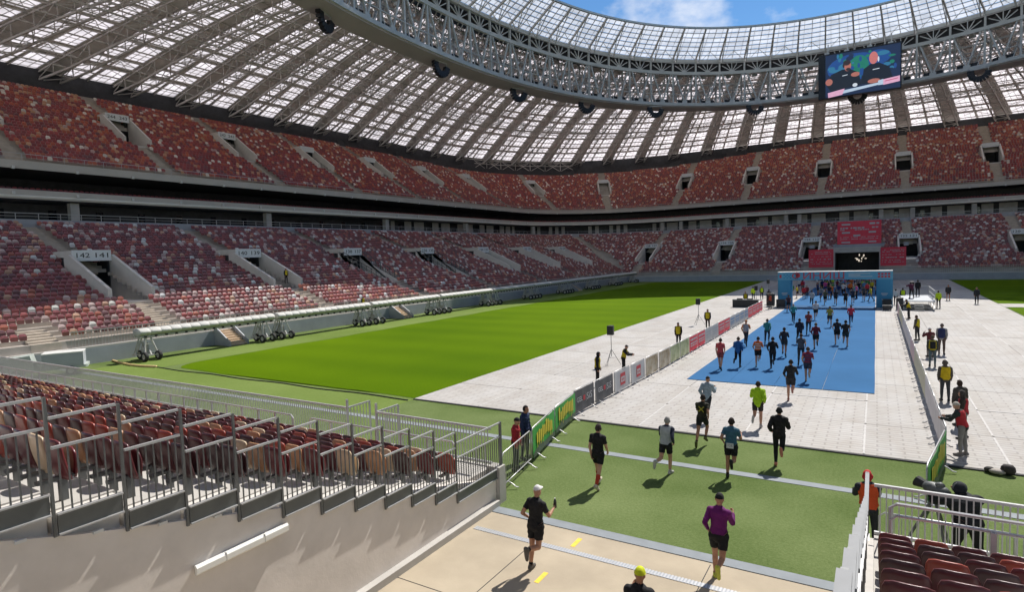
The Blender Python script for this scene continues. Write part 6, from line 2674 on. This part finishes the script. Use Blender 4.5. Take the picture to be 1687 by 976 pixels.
# the crowd of finishers beyond the arch
tops = [('pink', (.62, .08, .28)), ('orange', (.68, .16, .03)), ('white', (.65, .64, .62)), ('lime', (.45, .65, .03)), ('red', (.52, .03, .04)), ('navy', (.015, .025, .09)), ('light blue', (.12, .30, .50)), ('grey', (.20, .20, .21)), ('yellow', (.62, .50, .03)), ('black', (.015, .015, .018)), ('green', (.03, .22, .06)), ('maroon', (.16, .015, .03))]
bots = [('black shorts', 'shorts', BK), ('black tights', 'tights', BK), ('grey trousers', 'tights', (.14, .14, .15)), ('blue shorts', 'shorts', (.03, .06, .18))]
combos = [(t, b) for t in tops for b in bots]
cr_ = random.Random(21)
cr_.shuffle(combos)
for k in range(44):
    (tn, tcv), (bn, bk_, bc) = combos[k]
    x = cr_.uniform(-8.2, -.1)
    y = cr_.uniform(80, 108)
    if k >= 30:
        x = cr_.choice((cr_.uniform(-9.9, -8.6), cr_.uniform(.2, 1.4)))
        y = cr_.uniform(79, 100)
    person(x, y, cr_.choice(['walk', 'stand', 'run_a', 'run_b', 'walk', 'stand']), 'finisher in %s top and %s in the crowd beyond the arch' % (tn, bn), (cr_.choice(['tee', 'long', 'jacket']), tcv), (bk_, bc), cr_.choice(HR), DK, None, cr_.uniform(1.68, 1.88), cr_.choice((0, 10, -15, 170, 90)), z=.075, group='finishers beyond the arch')
cr_.shuffle(combos)
for k in range(30):
    (tn, tcv), (bn, bk_, bc) = combos[k]
    person(cr_.uniform(-8.6, .2), cr_.uniform(109, 122) if k > 12 else cr_.uniform(92, 100), cr_.choice(['walk', 'stand', 'stand']), 'small distant walker in %s top and %s between arch and far tunnel' % (tn, bn), (cr_.choice(['tee', 'long', 'jacket']), tcv), (bk_, bc), cr_.choice(HR), DK, None, cr_.uniform(1.68, 1.9), cr_.choice((0, 10, -15, 170, 90)), z=.075 if k <= 12 else .05, group='finishers beyond the arch')
tcol = [('white', (.6, .6, .6)), ('grey', (.2, .2, .22)), ('blue', (.05, .12, .35)), ('red', (.45, .04, .04)), ('black', (.02, .02, .02)), ('yellow', (.6, .5, .05)), ('green', (.04, .2, .07)), ('orange', (.6, .16, .03)), ('pink', (.6, .2, .3)), ('brown', (.14, .07, .04)), ('violet', (.2, .05, .3)), ('beige', (.45, .36, .25))]
for k, (tn, c) in enumerate(tcol):
    person(-6.2 + k * .54, 128.5 + cr_.uniform(-2, 2), 'stand', 'distant person in %s standing in front of the far tunnel' % tn, ('jacket', c), ('tights', DK), cr_.choice(HR), DK, None, cr_.uniform(1.66, 1.85), cr_.choice((0, 180)), z=0.02, group='people before the far tunnel')

# marshals, volunteers and spectators
HV, YV = (.52, .72, .02), (.60, .47, .015)
G2 = 'marshals and spectators'
person(-9.70, 15.7, 'stand', 'spectator in red jacket and dark cap behind the bare barrier', ('jacket', (.36, .018, .03)), ('tights', DK), ('beanie', BK), DK, None, 1.74, -70, SKIN[0], z=0, group=G2)
person(-9.98, 16.75, 'stand', 'spectator in navy blue jacket behind the bare barrier', ('jacket', (.020, .035, .095)), ('tights', (.02, .025, .04)), ('hair', (.02, .015, .012)), DK, None, 1.86, -85, SKIN[0], z=0, group=G2)
person(-12.02, 27.6, 'stand', 'marshal in yellow vest over black behind the grey banners', ('jacket', BK), ('tights', BK), ('hood', BK), BK, None, 1.80, -70, over=YV, group=G2)
person(-12.0, 31.2, 'lean', 'marshal in yellow vest leaning by the nearest tripod speaker', ('jacket', BK), ('tights', BK), ('cap', BK), BK, None, 1.66, -80, over=YV, group=G2)
person(-11.75, 41.2, 'stand', 'marshal in yellow vest behind the olive banner', ('jacket', BK), ('tights', BK), ('cap', BK), BK, None, 1.78, 180, over=YV, group=G2)
person(-12.06, 51.0, 'stand', 'marshal in yellow vest next to the middle tripod speaker', ('jacket', BK), ('tights', BK), ('hair', (.05, .03, .02)), BK, None, 1.80, 190, over=YV, group=G2)
person(-13.5, 81.6, 'stand', 'steward in bright lime jacket beyond the black desk', ('jacket', HV), ('tights', DK), HR[0], DK, None, 1.82, 30, group=G2)
person(-12.75, 83.4, 'stand', 'steward in lime vest over black beyond the black desk', ('jacket', DK), ('tights', DK), HR[3], DK, None, 1.80, 200, over=HV, group=G2)
person(-12.95, 73.2, 'stand', 'marshal in yellow vest behind the black desk', ('jacket', DK), ('tights', DK), HR[0], DK, None, 1.76, 180, over=YV, group=G2)
person(-9.9, 70.2, 'stand', 'steward in orange vest at the left foot of the arch', ('jacket', (.10, .03, .03)), ('tights', DK), HR[0], DK, None, 1.76, 60, over=(.62, .10, .04), group=G2)
person(2.46, 49.1, 'stand', 'marshal in yellow vest behind the right barriers, mid distance', ('jacket', (.10, .08, .06)), ('tights', DK), ('hair', (.06, .04, .03)), DK, None, 1.80, 60, over=YV, group=G2)
person(2.75, 42.2, 'photo', 'person in red and black raising a camera behind the right barriers', ('jacket', (.14, .03, .035)), ('tights', (.30, .28, .27)), ('cap', (.6, .58, .56)), DK, None, 1.76, 20, z=.05, group=G2)
person(2.65, 39.0, 'stand', 'marshal in yellow vest with a black backpack and jeans', ('jacket', (.06, .07, .06)), ('tights', (.10, .14, .16)), ('hair', (.12, .08, .05)), DK, None, 1.74, 0, over=YV, extra=ex_pack(BK), group=G2)
person(3.39, 43.4, 'stand', 'man in blue body warmer and brown trousers right of the course', ('jacket', (.32, .31, .31)), ('tights', (.13, .09, .075)), ('hair', (.16, .12, .10)), DK, None, 1.90, -10, over=(.03, .04, .12), group=G2)
person(2.53, 30.6, 'stand', 'marshal in yellow vest seen from behind at the right barriers', ('jacket', (.09, .075, .06)), ('tights', (.05, .055, .06)), ('hood', (.10, .08, .065)), DK, None, 1.78, 10, over=(.66, .46, .01), group=G2)
person(2.66, 26.6, 'stand', 'volunteer with long dark hair just behind the red vest', ('jacket', (.07, .06, .05)), ('tights', (.07, .07, .08)), ('longhair', (.05, .03, .02)), DK, None, 1.72, 30, group=G2)
person(2.58, 24.9, 'stand', 'volunteer in red vest and dark hood beside the cream beanie', ('jacket', (.05, .04, .03)), ('tights', (.2, .19, .18)), ('hood', (.06, .05, .045)), DK, None, 1.70, 80, over=(.45, .03, .04), group=G2)
person(2.36, 22.9, 'lean', 'volunteer in red vest and cream beanie at the right barrier', ('jacket', (.035, .045, .04)), ('tights', (.26, .25, .23)), ('beanie', (.56, .50, .42)), (.2, .19, .18), None, 1.74, 65, over=(.52, .03, .04), group=G2)
person(2.52, 63.0, 'lean', 'marshal in yellow vest leaning over the right barriers near the platform', ('jacket', BK), ('tights', DK), HR[0], DK, None, 1.82, 80, over=YV, group=G2)
person(5.47, 74.0, 'stand', 'steward in neon lime coat on the white cover right of the platform', ('jacket', HV), ('tights', DK), HR[3], DK, None, 1.82, 15, group=G2)
person(7.11, 84.0, 'stand', 'person in long dark coat facing the camera on the white cover', ('jacket', (.03, .03, .035)), ('shorts', (.03, .03, .035)), HR[3], DK, None, 1.84, 178, group=G2)
person(9.19, 79.5, 'stand', 'person in dark jacket at the right edge of the white cover', ('jacket', (.025, .027, .033)), ('tights', DK), ('hood', (.03, .03, .035)), DK, None, 1.82, 160, group=G2)
person(3.2, 74.3, 'operate', 'camera operator in red and black on the silver platform', ('jacket', (.10, .02, .05)), ('tights', BK), HR[3], BK, None, 1.8, 20, z=.995, group=G2)
person(3.9, 77.6, 'stand', 'person in black on the silver platform', ('jacket', BK), ('tights', BK), HR[3], BK, None, 1.8, 0, z=.995, group=G2)
person(2.6, 79.0, 'stand', 'steward in lime vest behind the right arch leg', ('jacket', DK), ('tights', BK), HR[0], BK, None, 1.8, 10, over=HV, group=G2)
person(1.9, 77.5, 'stand', 'person in white shirt behind the right arch leg', ('long', (.6, .6, .6)), ('tights', BK), HR[0], BK, None, 1.78, 10, group=G2)
person(-10.9, 76.5, 'stand', 'person in black beside the left arch leg', ('jacket', BK), ('tights', BK), HR[3], BK, None, 1.8, 0, group=G2)
person(-57.0, 44.0, 'stand', 'steward in yellow vest standing in the left stand by the second portal', ('jacket', BK), ('tights', BK), HR[3], BK, None, 1.72, -90, over=YV, z=low_z(7.8), far=True, group=G2)
person(-48.6, 47.4, 'stand', 'steward in yellow vest on the walkway behind the grow lights', ('jacket', DK), ('tights', BK), HR[3], BK, None, 1.7, -90, over=YV, z=1.31, far=True, group=G2)
person(-0.10, 14.95, 'lean', 'person in orange vest and red hat beyond the right tunnel railing', ('jacket', (.025, .027, .035)), ('tights', DK), ('hood', (.55, .03, .03)), DK, None, 1.80, 10, over=(.66, .09, .02), z=0, group=G2)


def ex_rigcam(o, ps):
    c = np.array([-.26, .46, 1.50])
    mb = MB()
    mb.lathe([(.02, -.42), (.13, -.40), (.19, -.26), (.17, -.1), (.20, .06), (.16, .2), (.12, .28), (.02, .29)], 12, 0, (0, 0, 0), 'y')
    mb.lathe([(0, -.12), (.09, -.1), (.12, 0), (.07, .1), (0, .12)], 10, 0, (.02, -.1, .16), 'y')
    b = mb.build('camera_rain_cover', cmat((.12, .13, .125), .5), o, True)
    b.location = tuple(c)
    b.rotation_euler = (R_(12), 0, R_(26))
    b.scale = (.58, .58, .72)
    MB().lathe([(0, .28), (.12, .28), (.17, .52), (.15, .52), (0, .34)], 12, 0, (0, 0, 0), 'y').build('lens_hood', M['rubber'], b)
    mb = MB()
    for k in range(3):
        a = k * 2.1 + .5
        mb.tube([tuple(c - [0, 0, .15]), (c[0] + .45 * math.cos(a), c[1] + .45 * math.sin(a), .02)], .025, 6)
    mb.build('tripod', M['rail_dark'], o)
    mb = MB()
    ang = np.linspace(R_(-15), R_(195), 14)
    hc = ps['hc']
    mb.tube([(hc[0] + .105 * math.cos(a), hc[1] - .01, hc[2] + .12 * math.sin(a)) for a in ang], .013, 6)
    mb.build('headphones', M['rail_dark'], o)


op_ = person(1.66, 14.95, 'operate', 'camera operator in black with headphones behind a covered television camera', ('jacket', (.012, .014, .017)), ('tights', BK), ('hood', (.014, .018, .026)), BK, None, 1.98, 28, extra=ex_rigcam, z=0, group=G2)
op_.scale = (1.34, 1.18, 1.0)
# bag heap at the edge of the cover
bag = empty('bag_heap', (3.15, 21.6, .05), label='dark bag and pale cloth heaped at the near edge of the white cover', cat='bag')
bag.scale = (.62, .62, .62)
MB().lathe([(0, 0), (.24, .02), (.30, .14), (.27, .32), (.18, .42), (0, .44)], 12, 0, (.22, .05, 0), 'z', .8).build('backpack', cmat((.05, .04, .04)), bag, True)
MB().lathe([(0, 0), (.30, .02), (.34, .09), (.22, .17), (0, .19)], 12, 0, (-.18, -.05, 0), 'z', .7).build('pale_cloth', cmat((.42, .38, .34)), bag, True)
MB().lathe([(0, 0), (.2, .02), (.22, .12), (.12, .2), (0, .21)], 10, 0, (-.45, .12, 0), 'z', .8).build('dark_cloth', cmat((.06, .055, .05)), bag, True)
